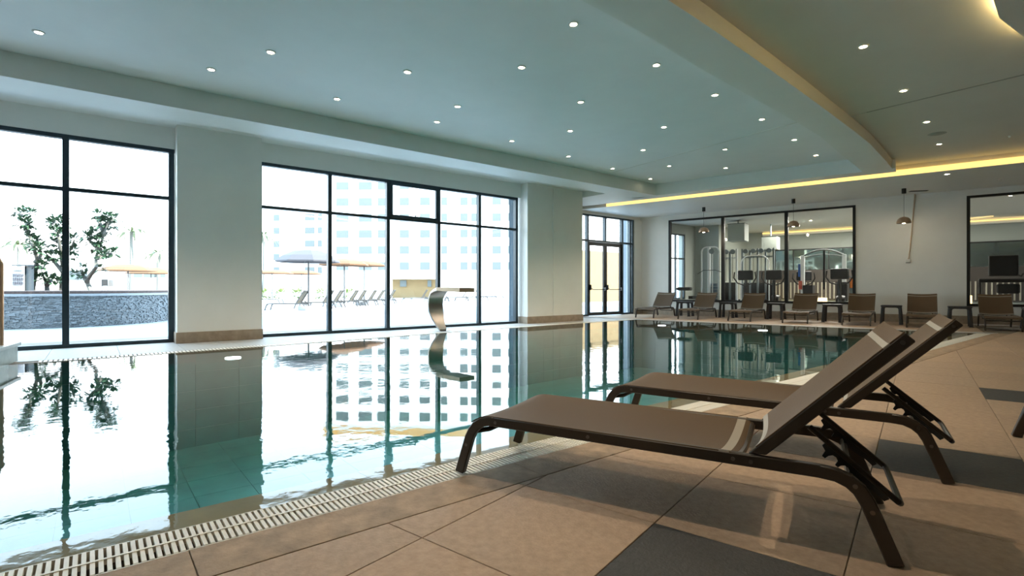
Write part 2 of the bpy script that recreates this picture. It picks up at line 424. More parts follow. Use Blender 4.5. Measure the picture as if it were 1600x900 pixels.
# overflow grate, near side: each slat a part
gr = empty('overflow_grate', W(-2.32, -1.0, -.05), -DL)
tag(gr, 'long cream slatted overflow grate running along the near edge of the pool', 'grate')
ch = MB(); ch.box(-2.43, -2.21, PL, S_END + .02, -.19, -.045, W); ch.build('channel', chan_m, gr)
rb = MB()
rb.box(-2.328, -2.316, -1.2, S_END, -.02, .0012, W); rb.build('spine', grate_m, gr)
for e0 in (-2.43, -2.217):
    mb = MB(); mb.box(e0, e0 + .006, PL, S_END, -.045, -.002, W); mb.build('edge_rail', grate_m, gr)
pitch = .0235; sl = MB(); sl.box(-2.422, -2.220, 0, .0145, -.022, -.001, W)
first = sl.build('slat', grate_m, gr, bevel=.0012)
dv = Vector(W(0, 1)); ginv = mw(gr).inverted().to_3x3()
k = 0; s = -.55; first.location = ginv @ (dv * s)
while k < 299:
    s += pitch; k += 1; c = first.copy(); COL.objects.link(c); c.location = ginv @ (dv * s)
rest = MB()
q = -.55 - pitch
while q > -1.3: rest.box(-2.422, -2.220, q, q + .0145, -.022, -.001, W); q -= pitch
q = s + pitch
while q < S_END - .02: rest.box(-2.422, -2.220, q, q + .0145, -.022, -.001, W); q += pitch
tag(rest.build('slats', grate_m, gr), kind='stuff')
# far grate
g2 = empty('overflow_grate', W(-9.1, 0, -.03), -DL)
tag(g2, 'pale overflow grate along the window side of the pool', 'grate')
mb = MB()
fge = [(-9.0, -.55)] + far_edge[1:]
for a, b in zip(fge[:-1], fge[1:]): mb.prism([W(a[0], a[1])[:2], W(b[0], b[1])[:2], W(b[0] - .2, b[1])[:2], W(a[0] - .2, a[1])[:2]], -.03, -.02)
mb.build('channel', chan_m, g2)
mb = MB(); q = -.55
while q < S_FAR:
    e0 = fe(q); mb.box(e0 - .198, e0 - .002, q, q + .03, -.02, -.001, W); q += .05
tag(mb.build('slats', grate_m, g2), kind='stuff')

# ---- window wall (w frame)
def wbox(name, p0, p1, s0, s1, z0, z1, m=paint, parent=None):
    mb = MB(); mb.box(p0, p1, s0, s1, z0, z1, W); return mb.build(name, m, parent)
wallL = MB()
TOPZ = 11.5  # top of the unseen upper walls, raised to shade the planter
wallL.box(-11.15, WP + .02, -9, 9.0, 3.38, ZM, W)              # lintel over window_1 and window_2
wallL.box(-11.15, WP + .02, -9, -8.2, -.1, 3.38, W)
wallL.box(-12.4, DP - .02, 11.0, 16.25, 3.44, ZM, W)           # lintel over the doors
wallL.box(-12.4, DP + .04, 15.42, 16.25, -.1, 3.44, W)
wallL.box(-12.4, DP + .04, 11.0, 12.55, -.1, 3.44, W)
wall_left = struct('wall_left', wallL, paint)
wbox('pillar', -11.2, PP, 1.12, 2.46, 0, 3.76, paint, wall_left)
mb = MB(); mb.box(-10.97, PP, 9.0, 11.10, 0, 3.76, W); mb.box(-12.4, -10.97, 10.6, 11.10, 0, 3.76, W); mb.build('pillar', paint, wall_left)
wbox('joint_cover', PP - .001, PP + .012, 9.93, 10.03, .19, 3.74, paint, wall_left)
st = MB()
for a, b, z in ((1.10, 2.48, 1), (8.98, 11.12, 1)):
    st.box(-11.0, PP + .018, a, b, 0, .185, W)
struct('baseboard_left', st, base_m, bevel=.004)
mb = MB(); mb.box(-11.2, -10.9, -9, 11.0, ZM, TOPZ, W); mb.box(-12.45, -12.0, 11.0, 26, ZM, TOPZ, W); struct('wall_facade', mb, bluew)
# exterior fins by window_2 and the doors, blue shade put into their colour
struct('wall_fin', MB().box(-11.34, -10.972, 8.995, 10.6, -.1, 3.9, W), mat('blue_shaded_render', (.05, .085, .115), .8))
struct('wall_fin', MB().box(-12.74, -12.42, 15.5, 16.4, -.1, 3.9, W), bluew)
fg = MB()
struct('baseboard_corner', MB().box(DP + .03, DP + .06, 15.45, 15.86, 0, .2, W), base_m)

def window(name, P, s_list, z_list, z0=.0, ztop=3.38, fw=.05, depth=.11, casement=None, skip=()):
    root = empty(name, W(P, s_list[0], 0), -DL); root['kind'] = 'structure'
    a, b = s_list[0], s_list[-1]
    MB().box(P - depth, P, a, b, z0, z0 + .06, W).build('sill', frame_m, root)
    MB().box(P - depth, P, a, b, ztop - .065, ztop, W).build('head', frame_m, root)
    for i, q in enumerate(s_list):
        q0 = q if i == 0 else (q - fw if i == len(s_list) - 1 else q - fw / 2)
        MB().box(P - depth, P, q0, q0 + fw, z0 + .06, ztop - .05, W).build('mullion', frame_m, root)
    zt = z_list
    for i in range(len(s_list) - 1):
        q0 = s_list[i] + (fw if i == 0 else fw / 2); q1 = s_list[i + 1] - (fw if i == len(s_list) - 2 else fw / 2)
        MB().box(P - depth + .01, P - .002, q0, q1, zt - .028, zt + .028, W).build('transom', frame_m, root)
        MB().box(P - .062, P - .056, q0, q1, zt + .022, ztop - .05, W).build('pane', pane_m, root)
        if (i,) not in skip: MB().box(P - .062, P - .056, q0, q1, z0 + .06, zt - .022, W).build('pane', pane_m, root)
        if casement == i:
            c = MB()
            for bx in ((q0, q1, zt + .022, zt + .085), (q0, q1, ztop - .11, ztop - .05), (q0, q0 + .06, zt + .085, ztop - .11), (q1 - .06, q1, zt + .085, ztop - .11)):
                c.box(P - .03, P + .025, bx[0], bx[1], bx[2], bx[3], W)
            cs = c.build('casement', frame_m, root)
            h = MB(); mid = (q0 + q1) / 2; h.box(P + .025, P + .05, mid - .06, mid + .06, zt + .03, zt + .055, W); h.box(P + .03, P + .045, mid - .012, mid + .012, zt + .04, zt + .12, W)
            h.build('handle', frame_m, cs)
    return root
window('window_1', WP, [-8.2, -7.0, -5.6, -4.3, -3.1, -1.85, -.34, 1.11], 2.52, fw=.085)  # panes beyond the left view edge are added for more daylight
window('window_2', WP, [2.46, 3.85, 5.16, 6.47, 7.67, 8.92], 2.52, casement=2, fw=.078)
# door_1: glazed screen with double doors
d1 = empty('door_1', W(DP, 12.55, 0), -DL); d1['kind'] = 'structure'
def dbox(n, s0, s1, z0, z1, m=frame_m, p0=-.12, p1=0, par=None): return MB().box(DP + p0, DP + p1, s0, s1, z0, z1, W).build(n, m, par or d1)
dbox('head', 12.55, 15.42, 3.39, 3.44); dbox('transom', 12.55, 15.42, 2.53, 2.59)
for q in (12.55, 12.97, 13.87, 14.77, 15.21, 15.37):
    dbox('mullion', q, q + .075, 2.59, 3.39)
    if q not in (13.87,): dbox('mullion', q, q + .075, 0, 2.53)
for a, b in ((12.55, 12.97), (14.85, 15.21), (15.28, 15.37)): dbox('sill', a, b, 0, .06)
for a, b in zip((12.62, 13.05, 13.95, 14.85, 15.28), (12.97, 13.87, 14.77, 15.21, 15.37)):
    dbox('pane', a, b, 2.59, 3.39, pane_m, -.065, -.059)
for a, b in ((12.62, 12.97), (14.85, 15.21), (15.28, 15.37)): dbox('pane', a, b, .06, 2.53, pane_m, -.065, -.059)
for a, b in ((13.05, 13.905), (13.915, 14.77)):
    lf = MB()
    lf.box(DP - .09, DP - .03, a, b, .01, .12, W); lf.box(DP - .09, DP - .03, a, b, 2.40, 2.52, W)
    lf.box(DP - .09, DP - .03, a, a + .085, .12, 2.40, W); lf.box(DP - .09, DP - .03, b - .085, b, .12, 2.40, W)
    leaf = lf.build('door_leaf', blackf, d1)
    MB().box(DP - .065, DP - .059, a + .085, b - .085, .12, 2.40, W).build('pane', pane_m, leaf)
    pb = MB(); pb.tube([W(DP + .03, a + .05, .97), W(DP + .055, a + .12, .90), W(DP + .055, b - .1, .90)], .013, 8)
    pb.box(DP - .03, DP + .05, a + .015, a + .07, .88, 1.06, W); pb.box(DP - .03, DP + .05, b - .07, b - .02, .86, .97, W)
    pb.build('panic_bar', blackf, leaf)

# ---- back wall (b frame) with openings for gym glazing
bw = MB()
GX0, GX1, MX0, MX1 = -7.06, -1.45, 1.0, 4.4; GZ0, GZ1 = .47, 3.37
bw.box(-8.45, GX0, YB, YB + .18, 0, ZB + .3); bw.box(GX1, MX0, YB, YB + .18, 0, ZB + .3); bw.box(MX1, 6, YB, YB + .18, 0, ZB + .3)
bw.box(GX0, GX1, YB, YB + .18, 0, GZ0); bw.box(GX0, GX1, YB, YB + .18, GZ1, ZB + .3)
bw.box(MX0, MX1, YB, YB + .18, 0, GZ0); bw.box(MX0, MX1, YB, YB + .18, GZ1, ZB + .3)
wall_back = struct('wall_back', bw, paint)
struct('baseboard_back', MB().box(-8.25, 6, YB - .02, YB, 0, .215), base_m)
def gwin(name, xs):
    r_ = empty(name, (xs[0], YB, GZ0)); r_['kind'] = 'structure'
    a, b = xs[0], xs[-1]
    MB().box(a, b, YB - .03, YB + .1, GZ0, GZ0 + .07).build('sill', blackf, r_)
    MB().box(a, b, YB - .03, YB + .1, GZ1 - .055, GZ1).build('head', blackf, r_)
    for i, x in enumerate(xs):
        x0 = x if i == 0 else (x - .07 if i == len(xs) - 1 else x - .05); x1 = x0 + (.07 if i in (0, len(xs) - 1) else .1)
        MB().box(x0, x1, YB - .03, YB + .1, GZ0 + .07, GZ1 - .055).build('mullion', blackf, r_)
    for x0, x1 in zip(xs[:-1], xs[1:]):
        MB().box(x0 + .05, x1 - .05, YB + .03, YB + .04, GZ0 + .07, GZ1 - .055).build('pane', pane_m, r_)
gwin('window_3', [GX0, -5.19, -3.27, GX1]); gwin('window_4', [MX0, 2.9, MX1])
struct('wall_right', MB().box(6, 6.2, -5, YB, 0, 4.3), brown)  # unseen wall, dark brown chosen to cut bounced light
struct('wall_front', MB().box(-12.9, 6.2, -5.2, -5, 0, 4.3), base_m)  # unseen wall behind the camera, kept dark to cut bounced light

# ---- ceiling
ceiling = empty('ceiling', (-4, 6, ZM)); ceiling['kind'] = 'structure'
def cpart(name, mb, m, **k): return mb.build(name, m, ceiling, **k)
YF = 14.2       # far fascia of the pool coffer
beamL = [(-3.15, .6), (-2.85, 2.2), (-2.63, 3.4), (-2.43, 4.15), (-2.25, 5.04), (-2.07, 6.27), (-1.83, 7.6), (-1.51, 9.38), (-1.34, 10.46), (-1.21, 12.0), (-1.07, 13.4), (-1.0, YF)]
beamR = [(-2.75, 0.0), (-2.35, 1.9), (-2.03, 3.5), (-1.80, 4.65), (-1.68, 5.28), (-1.50, 6.32), (-1.22, 8.02), (-.86, 10.36), (-.70, 11.5), (-.53, 13.3), (-.46, YF)]
beamL = [(-3.9, -3.0)] + beamL; beamR = [(-3.55, -3.2)] + beamR
# main coffer panel in two pieces either side of the movement joint
J0, J1 = (-9.9, 13.75), (-.7, 10.2)
sj = (10.0 - .3628 * .5 - 9.3 * SD - .3628 * (-9.3) * CD) / (CD + .3628 * SD)      # where the joint meets the bulkhead
ja = W(-9.3, sj)[:2]
cpart('coffer_panel', MB().prism([W(-9.3, -9)[:2], ja, (-.5, 10.0), (-.5, -6.6)], ZM, ZM + .05), ceil_m)
cpart('coffer_panel', MB().prism([(ja[0], ja[1] + .018), (-.5, 10.018), (-.5, 14.4), W(-9.3, line_hit_y(-9.3, 14.4))[:2]], ZM, ZM + .05), ceil_m)
mbj = MB(); cpart('expansion_joint', MB().prism([(-6.15, 12.04), (-6.15, 12.08), (-1.3, 10.32), (-1.3, 10.28)], ZM - .006, ZM + .01), trimw)
# left bulkhead: fascia + flat underside, recess over the glass
cpart('bulkhead', MB().box(-9.7, -9.0, -9, line_hit_y(-9.0, YF) + .0, ZS, ZM + .05, W), bulk_m)
cpart('soffit', MB().box(-12.4, -9.7, -9, 16.4, 3.75, 3.85, W), bulk_m)
cpart('soffit', MB().prism([W(-12.2, 11.12)[:2], W(-9.7, 11.12)[:2], W(-9.7, line_hit_y(-9.7, 14.66))[:2], W(-12.2, line_hit_y(-12.2, 14.66))[:2]], ZS + .001, 3.752), bulk_m)
# ring bulkhead beyond the coffer
cpart('bulkhead', MB().prism([W(-9.7, line_hit_y(-9.7, YF))[:2], (-.40, YF), (-.40, 14.66), W(-9.7, line_hit_y(-9.7, 14.66))[:2]], ZS, ZM + .05), bulk_m)
# low soffit along the back wall with the light cove
cpart('soffit', MB().prism([(-8.95, 14.98), (6.2, 14.98), (6.2, YB + .1), (-8.3, YB + .1)], ZB, ZB + .055), bulk_m)
cpart('soffit', MB().prism([(-8.95, 15.02), (6.2, 15.02), (6.2, YB + .1), (-8.3, YB + .1)], ZB + .055, ZM + .05), ceilr_m)
# curved beam
cpart('curved_beam', MB().prism(beamL + beamR[::-1], ZS, ZM + .05), bulk_m)
# walkway ceiling, right of the beam
cpart('walkway_panel', MB().prism([(-1.0, 10.22), (6.2, 8.14), (6.2, -5.2), (-4, -5.2), (-3.75, -3.2), (-3.0, 0), (-2.6, 1.9), (-2.15, 4.0), (-1.6, 7)], ZR, ZM + .06), ceilr_m)
cpart('walkway_panel', MB().prism([(-1.0, 10.26), (6.2, 8.18), (6.2, 15.02), (-.45, 15.02), (-.7, 13)], ZR, ZM + .06), ceilr_m)
cpart('roof_slab', MB().prism([W(-11.15, -9)[:2], W(-11.15, 11)[:2], W(-12.45, 11)[:2], W(-12.45, 26)[:2], (7.5, 27.5), (7.5, -8)], ZM + .1, ZM + .4), plast_m)
struct('wall_shade_block', MB().box(-6.0, 7.5, -8, 27.5, ZM + .4, TOPZ + 1.5), bluew)  # unseen block over the roof, added height shades the planter
mb = MB(); mb.box(-9.05, -8.995, 12.05, 12.10, ZS, ZM, W)
cpart('recess_top', MB().box(-9.3, -.45, 14.6, 15.02, 3.755, 3.86), bulk_m)
# LED cove
led = empty('cove_light', (-3, 14.97, ZB + .06))
tag(led, 'long warm yellow cove light along the ceiling edge in front of the back wall', 'cove light')
MB().box(-7.85, 5.9, 14.965, 14.98, ZB + .004, ZB + .13).build('diffuser', led_m, led)
# second cove at the curved raised panel, top right
cur = [(.22, 4.7), (.46, 6.1), (.64, 7.14), (.91, 7.88), (1.38, 8.4), (2.3, 8.9)]
cpart('curved_soffit', MB().prism(cur + [(5.9, 8.9), (5.9, 4.6)], ZR - .12, ZR), ceilr_m)
led2 = empty('cove_light', (.6, 7, ZR - .1)); tag(led2, 'curved warm cove light at the top right of the ceiling above the loungers', 'cove light')
mb = MB()
for a, b in zip(cur[:-1], cur[1:]):
    d = (Vector(b) - Vector(a)).normalized(); n = Vector((-d.y, d.x)) * .012
    mb.prism([a, b, (b[0] + n.x, b[1] + n.y), (a[0] + n.x, a[1] + n.y)], ZR - .05, ZR - .005)
mb.build('diffuser', mat('led_glow_strong', (1, .8, .4), .5, emit=(1.0, .70, .26), estr=3.5), led2)

# ---- downlights
def spot(name, parent, loc, watt, col=(1, .82, .60), size=R(105)):
    l = bpy.data.lights.new(name, 'SPOT'); l.energy = watt; l.color = col; l.spot_size = size; l.spot_blend = .6; l.shadow_soft_size = .035
    o = bpy.data.objects.new(name, l); COL.objects.link(o); o.parent = parent; o.location = loc; return o
def downlight(x, y, z, watt, label, group):
    r_ = empty('downlight', (x, y, z)); tag(r_, label, 'ceiling light', group)
    if 'a' not in DLM:
        DLM['a'] = MB().lathe([(.040, -.010), (.058, -.010), (.062, 0), (.062, .004), (.036, .004), (.040, -.010)], (0, 0, 0), 20).build('trim_ring', trimw, None, smooth=True)
        DLM['b'] = MB().lathe([(.0001, -.004), (.039, -.004), (.039, .002), (.0001, .002)], (0, 0, 0), 16).build('lens', down_m, None)
        a, b = DLM['a'], DLM['b']
    else:
        a, b = DLM['a'].copy(), DLM['b'].copy(); COL.objects.link(a); COL.objects.link(b)
    a.parent = r_; b.parent = r_
    spot('bulb', r_, (0, 0, -.03), watt)
    return r_
DLM = {}
rows = {'row nearest the windows': [(-8.1, -.49), (-8.02, 1.24), (-8.04, 2.96), (-8.04, 4.75), (-8.15, 6.54), (-8.31, 8.29), (-8.47, 9.98), (-8.63, 11.71)],
        'second row from the windows': [(-6.97, 1.73), (-7.15, 4.61), (-6.94, 6.97), (-6.93, 9.15), (-7.44, 10.84)],
        'middle row over the pool': [(-6.44, 3.34), (-5.35, 4.46), (-5.76, 6.02), (-5.70, 8.14), (-5.81, 10.47), (-6.69, 12.09)],
        'row beside the curved beam': [(-4.11, 4.18), (-4.18, 5.80), (-4.27, 7.40), (-4.37, 9.10), (-4.57, 10.86), (-4.80, 12.49)]}
for rn, L_ in rows.items():
    for i, (p, s_) in enumerate(L_):
        x, y, z = W(p, s_, ZM)
        downlight(x, y, z, SPOT_MAIN, 'small round recessed downlight, %s from the camera in the %s' % (ORD[i], rn), 'downlights in the ceiling over the pool')
for i, (x, y) in enumerate([(-.51, 7.34), (-.17, 9.33), (.11, 11.33), (.32, 13.24)]):
    downlight(x, y, ZR, SPOT_FAR, 'small round recessed downlight in the walkway ceiling right of the beam, %s from the camera' % ORD[i], 'downlights over the walkway')
downlight(.51, 15.4, ZB, SPOT_FAR, 'small round recessed downlight just beyond the yellow cove line, above the far loungers', 'downlights over the walkway')
for i, (x, y, wt) in enumerate([(-1.75, 1.75, 1.0), (-1.55, 3.15, 1.0), (-1.2, 5.3, .35), (2.2, 1.2, .05)]):
    downlight(x, y, ZR, SPOT_WALK * wt, 'recessed downlight outside the picture, %s' % ['over the foot of the nearest lounger', 'over the seat of the nearest lounger', 'over the second lounger', 'behind the camera to the right'][i], None)
v = MB().lathe([(.0001, -.012), (.10, -.012), (.13, -.004), (.14, 0), (.0001, 0)], (.27, 12.34, ZR), 28).build('ceiling_vent', joint_m, smooth=True)
tag(v, 'round grey ceiling vent between two walkway downlights', 'vent')
tag(MB().prism([(-.66, 10.118), (-.66, 10.162), (6.0, 8.235), (6.0, 8.191)], ZR - .004, ZR + .02).build('trim_1', joint_m), kind='structure')
for i, (x, y, zz) in enumerate([(1.34, 13.33, ZR), (1.54, 17.0, ZB)]):
    d_ = MB().lathe([(.0001, -.035), (.02, -.033), (.025, -.01), (.04, 0), (.0001, 0)], (x, y, zz), 16).build('smoke_detector', trimw, smooth=True)
    tag(d_, ['tiny white sprinkler head in the walkway ceiling near the right edge', 'tiny white sprinkler head in the low soffit by the right edge'][i], 'sprinkler')

# ---- pendants
for i, (x, dz) in enumerate([(-5.44, 2.83), (-2.87, 2.83), (-.30, 2.73)]):
    p = empty('pendant_lamp', (x, 17.0, ZB)); tag(p, ['copper dome pendant lamp hanging in front of the left gym pane', 'copper dome pendant lamp hanging in front of the right gym pane', 'copper dome pendant lamp hanging before the plain wall beside the taped cable'][i], 'pendant lamp', 'pendant lamps along the back wall')
    MB().lathe([(.05, -.13), (.05, 0)], (x, 17, ZB), 20).build('canopy', blackf, p, smooth=True)
    MB().tube([(x, 17, ZB - .13), (x, 17, dz + .07)], .004, 6).build('cord', blackf, p)
    pr = [(.16, -.09), (.158, -.05), (.135, .01), (.095, .05), (.04, .072), (.012, .08), (.012, .074), (.038, .066), (.09, .044), (.128, .006), (.15, -.05), (.152, -.09), (.16, -.09)]
    MB().lathe(pr, (x, 17, dz), 28).build('shade', copper, p, smooth=True)
    MB().lathe([(.0001, -.105), (.03, -.095), (.04, -.07), (.03, -.03), (.012, .0), (.0001, .0)], (x, 17, dz), 16).build('bulb', bulb_m, p, smooth=True)
    l = bpy.data.lights.new('bulb_light', 'POINT'); l.energy = 2.2; l.color = (1, .8, .55); l.shadow_soft_size = .04
    lo = bpy.data.objects.new('bulb_light', l); COL.objects.link(lo); lo.parent = p; lo.location = (0, 0, dz - .14 - ZB)
# slot diffuser, taped cable, socket
sd = empty('slot_vent', (0, 17.65, ZB)); tag(sd, 'narrow black slot vent in the soffit above the taped cable', 'vent')
MB().prism([(-.21, 17.60), (.17, 17.76), (.21, 17.65), (-.17, 17.49)], ZB - .012, ZB + .0).build('slot', blackf, sd)
MB().prism([(-.24, 17.62), (.19, 17.80), (.24, 17.65), (-.19, 17.47)], ZB - .003, ZB + .0).build('rim', trimw, sd)
cb = MB().tube([(-.08, YB - .01, 3.54), (-.10, YB - .012, 3.2), (-.15, YB - .012, 2.5), (-.19, YB - .012, 2.0), (-.22, YB - .012, 1.75)], .018, 6).build('taped_cable', cable_m, smooth=True)
tag(cb, 'tan taped cable running down the plain back wall to the socket box', 'cable')
bx = MB().box(-.29, -.17, YB - .05, YB, 1.66, 1.75).build('socket_box', trimw, bevel=.008); tag(bx, 'small white socket box at the lower end of the tan cable', 'socket')
bx = MB().box(-.245, -.215, YB - .008, YB, .22, 1.66).build('conduit', paint); tag(bx, 'thin painted conduit from socket box down to the baseboard', 'conduit')

# ================================================================== LOUNGERS
WL = .627
def make_lounger(name, fr, fab, hem, detail=True, back=45.0):
    r_ = empty(name, (0, 0, 0))
    TH = .046
    front = [(.010, 0), (.070, .19), (.088, .225), (.112, .255), (.145, .277), (.185, .287), (.225, .289)]
    rail = [(.215, .289), (.6, .2885), (1.0, .2885), (1.4, .2885), (1.61, .2885)]
    rear = [(1.60, .2885), (1.655, .284), (1.695, .268), (1.725, .243), (1.748, .205), (1.765, .165), (1.828, 0)]
    for y0 in (0, WL - .032):
        y1 = y0 + .032
        for path, th in ((front, [.052, .048, .047, .047, TH, TH, TH]), (rear, [TH, TH, .047, .048, .049, .05, .053])):
            if path[0][1] == 0:
                pth = [(path[0][0] - .002, 0.0)] + path[1:]
            lg = MB().bar(path, th, y0, y1)
            lg.v = [(x, y, max(z, 0.0)) for x, y, z in lg.v]
            lo = lg.build('leg', fr, r_, bevel=.004, smooth=True)
        ro = MB().bar(rail, TH, y0 + .0003, y1 - .0003).build('side_rail', fr, r_, bevel=.004, smooth=True)
        if detail:
            yy = y0 - .002 if y0 == 0 else y1 - .001
            for (sx, sz) in ((.23, .287), (.715, .287), (1.315, .288), (1.378, .286), (.056, .153), (1.712, .256), (1.762, .175)):
                m_ = MB(); k = 10
                m_.prof([(sx + .008 * math.cos(2 * PI * j / k), sz + .008 * math.sin(2 * PI * j / k)) for j in range(k)], yy, yy + .003, lambda u, v_, a: (u, a, v_))
                m_.build('screw', screw_m, ro)
    def sheet(fn, us, vs, th, name, m, par=r_):
        V = []; nu, nv = len(us), len(vs)
        for side in (0, 1):
            for u in us:
                for v_ in vs:
                    p = Vector(fn(u, v_)); n = (Vector(fn(u + .001, v_)) - p).cross(Vector(fn(u, v_ + .001)) - p).normalized()
                    V.append(tuple(p + n * (0 if side == 0 else -th)))
        F = []; N_ = nu * nv
        for i in range(nu - 1):
            for j in range(nv - 1):
                a = i * nv + j; q = (a, a + nv, a + nv + 1, a + 1); F.append(q); F.append(tuple(x + N_ for x in q[::-1]))
        for i in range(nu - 1):
            for j in (0, nv - 1): a = i * nv + j; F.append((a, a + nv, a + nv + N_, a + N_))
        for j in range(nv - 1):
            for i in (0, nu - 1): a = i * nv + j; F.append((a, a + 1, a + 1 + N_, a + N_))
        return MB().add(V, F).build(name, m, par, smooth=True)
    # sling centre line of the seat: rounded over the foot end
    sag = lambda y, a: -a * math.sin(PI * min(max(y / WL, 0), 1)) ** .8 if 0 < y < WL else 0
    def seat(u, y):
        if u < .20:
            t = (.20 - u) / .12; z = .3155 - .045 * t * t; 
        else: z = .3155
        a = .010 + .026 * max(0, (u - .2) / 1.1)
        edge = 0
        return (u, y, z + sag(y, a))
    ys = [.004 + (WL - .008) * j / 12 for j in range(13)]
    sheet(seat, [.085, .11, .14, .17, .20, .3, .5, .7, .9, 1.1, 1.262], ys, .004, 'seat_sling', fab)
    sheet(seat, [1.2625, 1.30], ys, .0045, 'hem', hem)
    sheet(lambda u, y: (u, y, seat(u, y)[2] - 12 * max(0, u - 1.30) ** 2), [1.3003, 1.315, 1.330, 1.342], ys, .0045, 'seat_edge', fab)
    MB().tube([(1.325, .03 + (WL - .06) * j / 10, .288 - .030 * math.sin(PI * j / 10)) for j in range(11)], .014, 8).build('crossbar', fr, r_, smooth=True)
    MB().tube([(.105, .03, .225), (.135, .10, .222), (.135, WL - .10, .222), (.105, WL - .03, .225)], .013, 8).build('crossbar', fr, r_, smooth=True)
    MB().tube([(1.700, .03, .262), (1.700, WL - .03, .262)], .013, 8).build('crossbar', screw_m if detail else fr, r_, smooth=True)
    # backrest
    ba = R(back); L0 = .685; bx_, bz_ = 1.365, .318; ca, sa = math.cos(ba), math.sin(ba)
    def bp(t, y, d=0):      # t along the back, d towards the rear side (below)
        return (bx_ + ca * t + sa * d, y, bz_ + sa * t - ca * d)
    bk = empty('backrest', (0, 0, 0), 0, r_)
    for y0 in (.006, WL - .030):
        o_ = MB()
        P = [bp(t, y, d) for y in (y0, y0 + .024) for t, d in ((0.0, .004), (L0, .004), (L0 + .002, .046), (.046, .046))]
        o_.add(P, [(0, 1, 2, 3), (7, 6, 5, 4), (0, 4, 5, 1), (1, 5, 6, 2), (2, 6, 7, 3), (3, 7, 4, 0)])
        o_.build('back_rail', fr, bk, bevel=.004)
        if detail:
            c = bp(L0 - .028, 0, .024); yy = y0 - .002 if y0 < .1 else y0 + .023; k = 10
            MB().prof([(c[0] + .008 * math.cos(2 * PI * j / k), c[2] + .008 * math.sin(2 * PI * j / k)) for j in range(k)], yy, yy + .003, lambda u, v_, a: (u, a, v_)).build('screw', screw_m, bk)
    def bs(t, y): 
        q = bp(t, y, .0 + (.026 * math.sin(PI * (y - .006) / (WL - .012)) if .006 < y < WL - .006 else 0)); return q
    yb = [.008 + (WL - .016) * j / 12 for j in range(13)]
    sheet(bs, [.040, .2, .35, .5, L0 - .0835], yb, .004, 'back_sling', fab, bk)
    sheet(bs, [.012, .0398], yb, .0045, 'hem', hem, bk)
    sheet(bs, [L0 - .083, L0 - .058], yb, .0045, 'hem', hem, bk)
    sheet(bs, [L0 - .0575, L0 - .02, L0 + .002], yb, .0045, 'top_sleeve', fab, bk)
    for t in (.02, L0 - .015):
        MB().tube([bp(t, .03 + (WL - .06) * j / 10, .020 + .022 * math.sin(PI * j / 10)) for j in range(11)], .012, 8).build('crossbar', fr, bk, smooth=True)
    # ratchet support
    st_ = empty('back_support', (0, 0, 0), 0, r_)
    A_ = bp(.20, 0, .05)
    for y in (.10, WL - .10):
        P0 = (1.575, y, .455 if back > 40 else .42); P1 = (1.844, y, .195)
        P0 = (A_[0] + .03, y, A_[2] + .0)
        MB().tube([P0, P1], .011, 8).build('strut', fr, st_, smooth=True)
        d = Vector((P1[0] - P0[0], P1[2] - P0[2])); d.normalize(); nrm = Vector((d.y, -d.x))
        if nrm.y > 0: nrm = -nrm
        t0 = Vector((P0[0], P0[2]))
        prof_ = [(.075, 0), (.075, .022), (.095, .030), (.10, .052), (.112, .052), (.114, .036), (.122, .024), (.134, .022), (.146, .028), (.150, .046), (.162, .046),
                 (.164, .034), (.172, .024), (.184, .022), (.196, .028), (.200, .040), (.30, .028), (.335, .03), (.34, .012), (.30, 0)]
        pts = [t0 + d * a * .98 + nrm * b_ for a, b_ in prof_]
        MB().prof([(q.x, q.y) for q in pts], y - .005, y + .005, lambda u, v_, a: (u, a, v_)).build('ratchet', blackf if detail else fr, st_)
    MB().tube([(1.844, .10, .195), (1.852, .115, .186), (1.852, WL - .115, .186), (1.844, WL - .10, .195)], .0115, 8).build('handle_bar', fr, st_, smooth=True)
    return r_
def place(o, x, y, ang, z=0): o.location = (x, y, z); o.rotation_euler = (0, 0, ang)
proto = make_lounger('sun_lounger', lf_m, lfab, hem_m)
place(proto, -1.87, 1.94, math.atan2(.25, 1.81))
G1 = 'brown sling sun loungers'
tag(proto, 'brown sling sun lounger nearest the camera, its foot on the pool grate', 'sun lounger', G1)
def lounger(x, y, ang, label):
    c = copy_tree(proto); place(c, x, y, ang); tag(c, label, 'sun lounger', G1); return c
a4 = R(4.2)
lounger(.14 - 1.852 * math.cos(a4), 3.28 - 1.852 * math.sin(a4), a4, 'brown sling sun lounger directly behind the nearest one')
lounger(.48 + .087, 4.61 - .62, R(8), 'sun lounger cut off by the right edge, only one dark leg showing')
lab = ['far brown sun lounger at the left end, by the glass doors', 'far brown sun lounger under the left gym pane, second from the doors', 'far brown sun lounger before the middle gym pane, third from the doors',
       'far brown sun lounger before the right gym pane, fourth from the doors', 'far brown sun lounger at the right end of the gym window, fifth from the doors', 'far brown sun lounger before the plain wall under the taped cable',
       'far brown sun lounger at the right edge, before the right-hand gym window']
for xl, xr, l_ in zip([-7.17, -5.79, -4.33, -2.92, -1.55, -.24, 1.16], [-6.52, -5.12, -3.66, -2.27, -.91, .41, 1.80], lab):
    lounger(xl + WL, 15.62, R(90), l_)
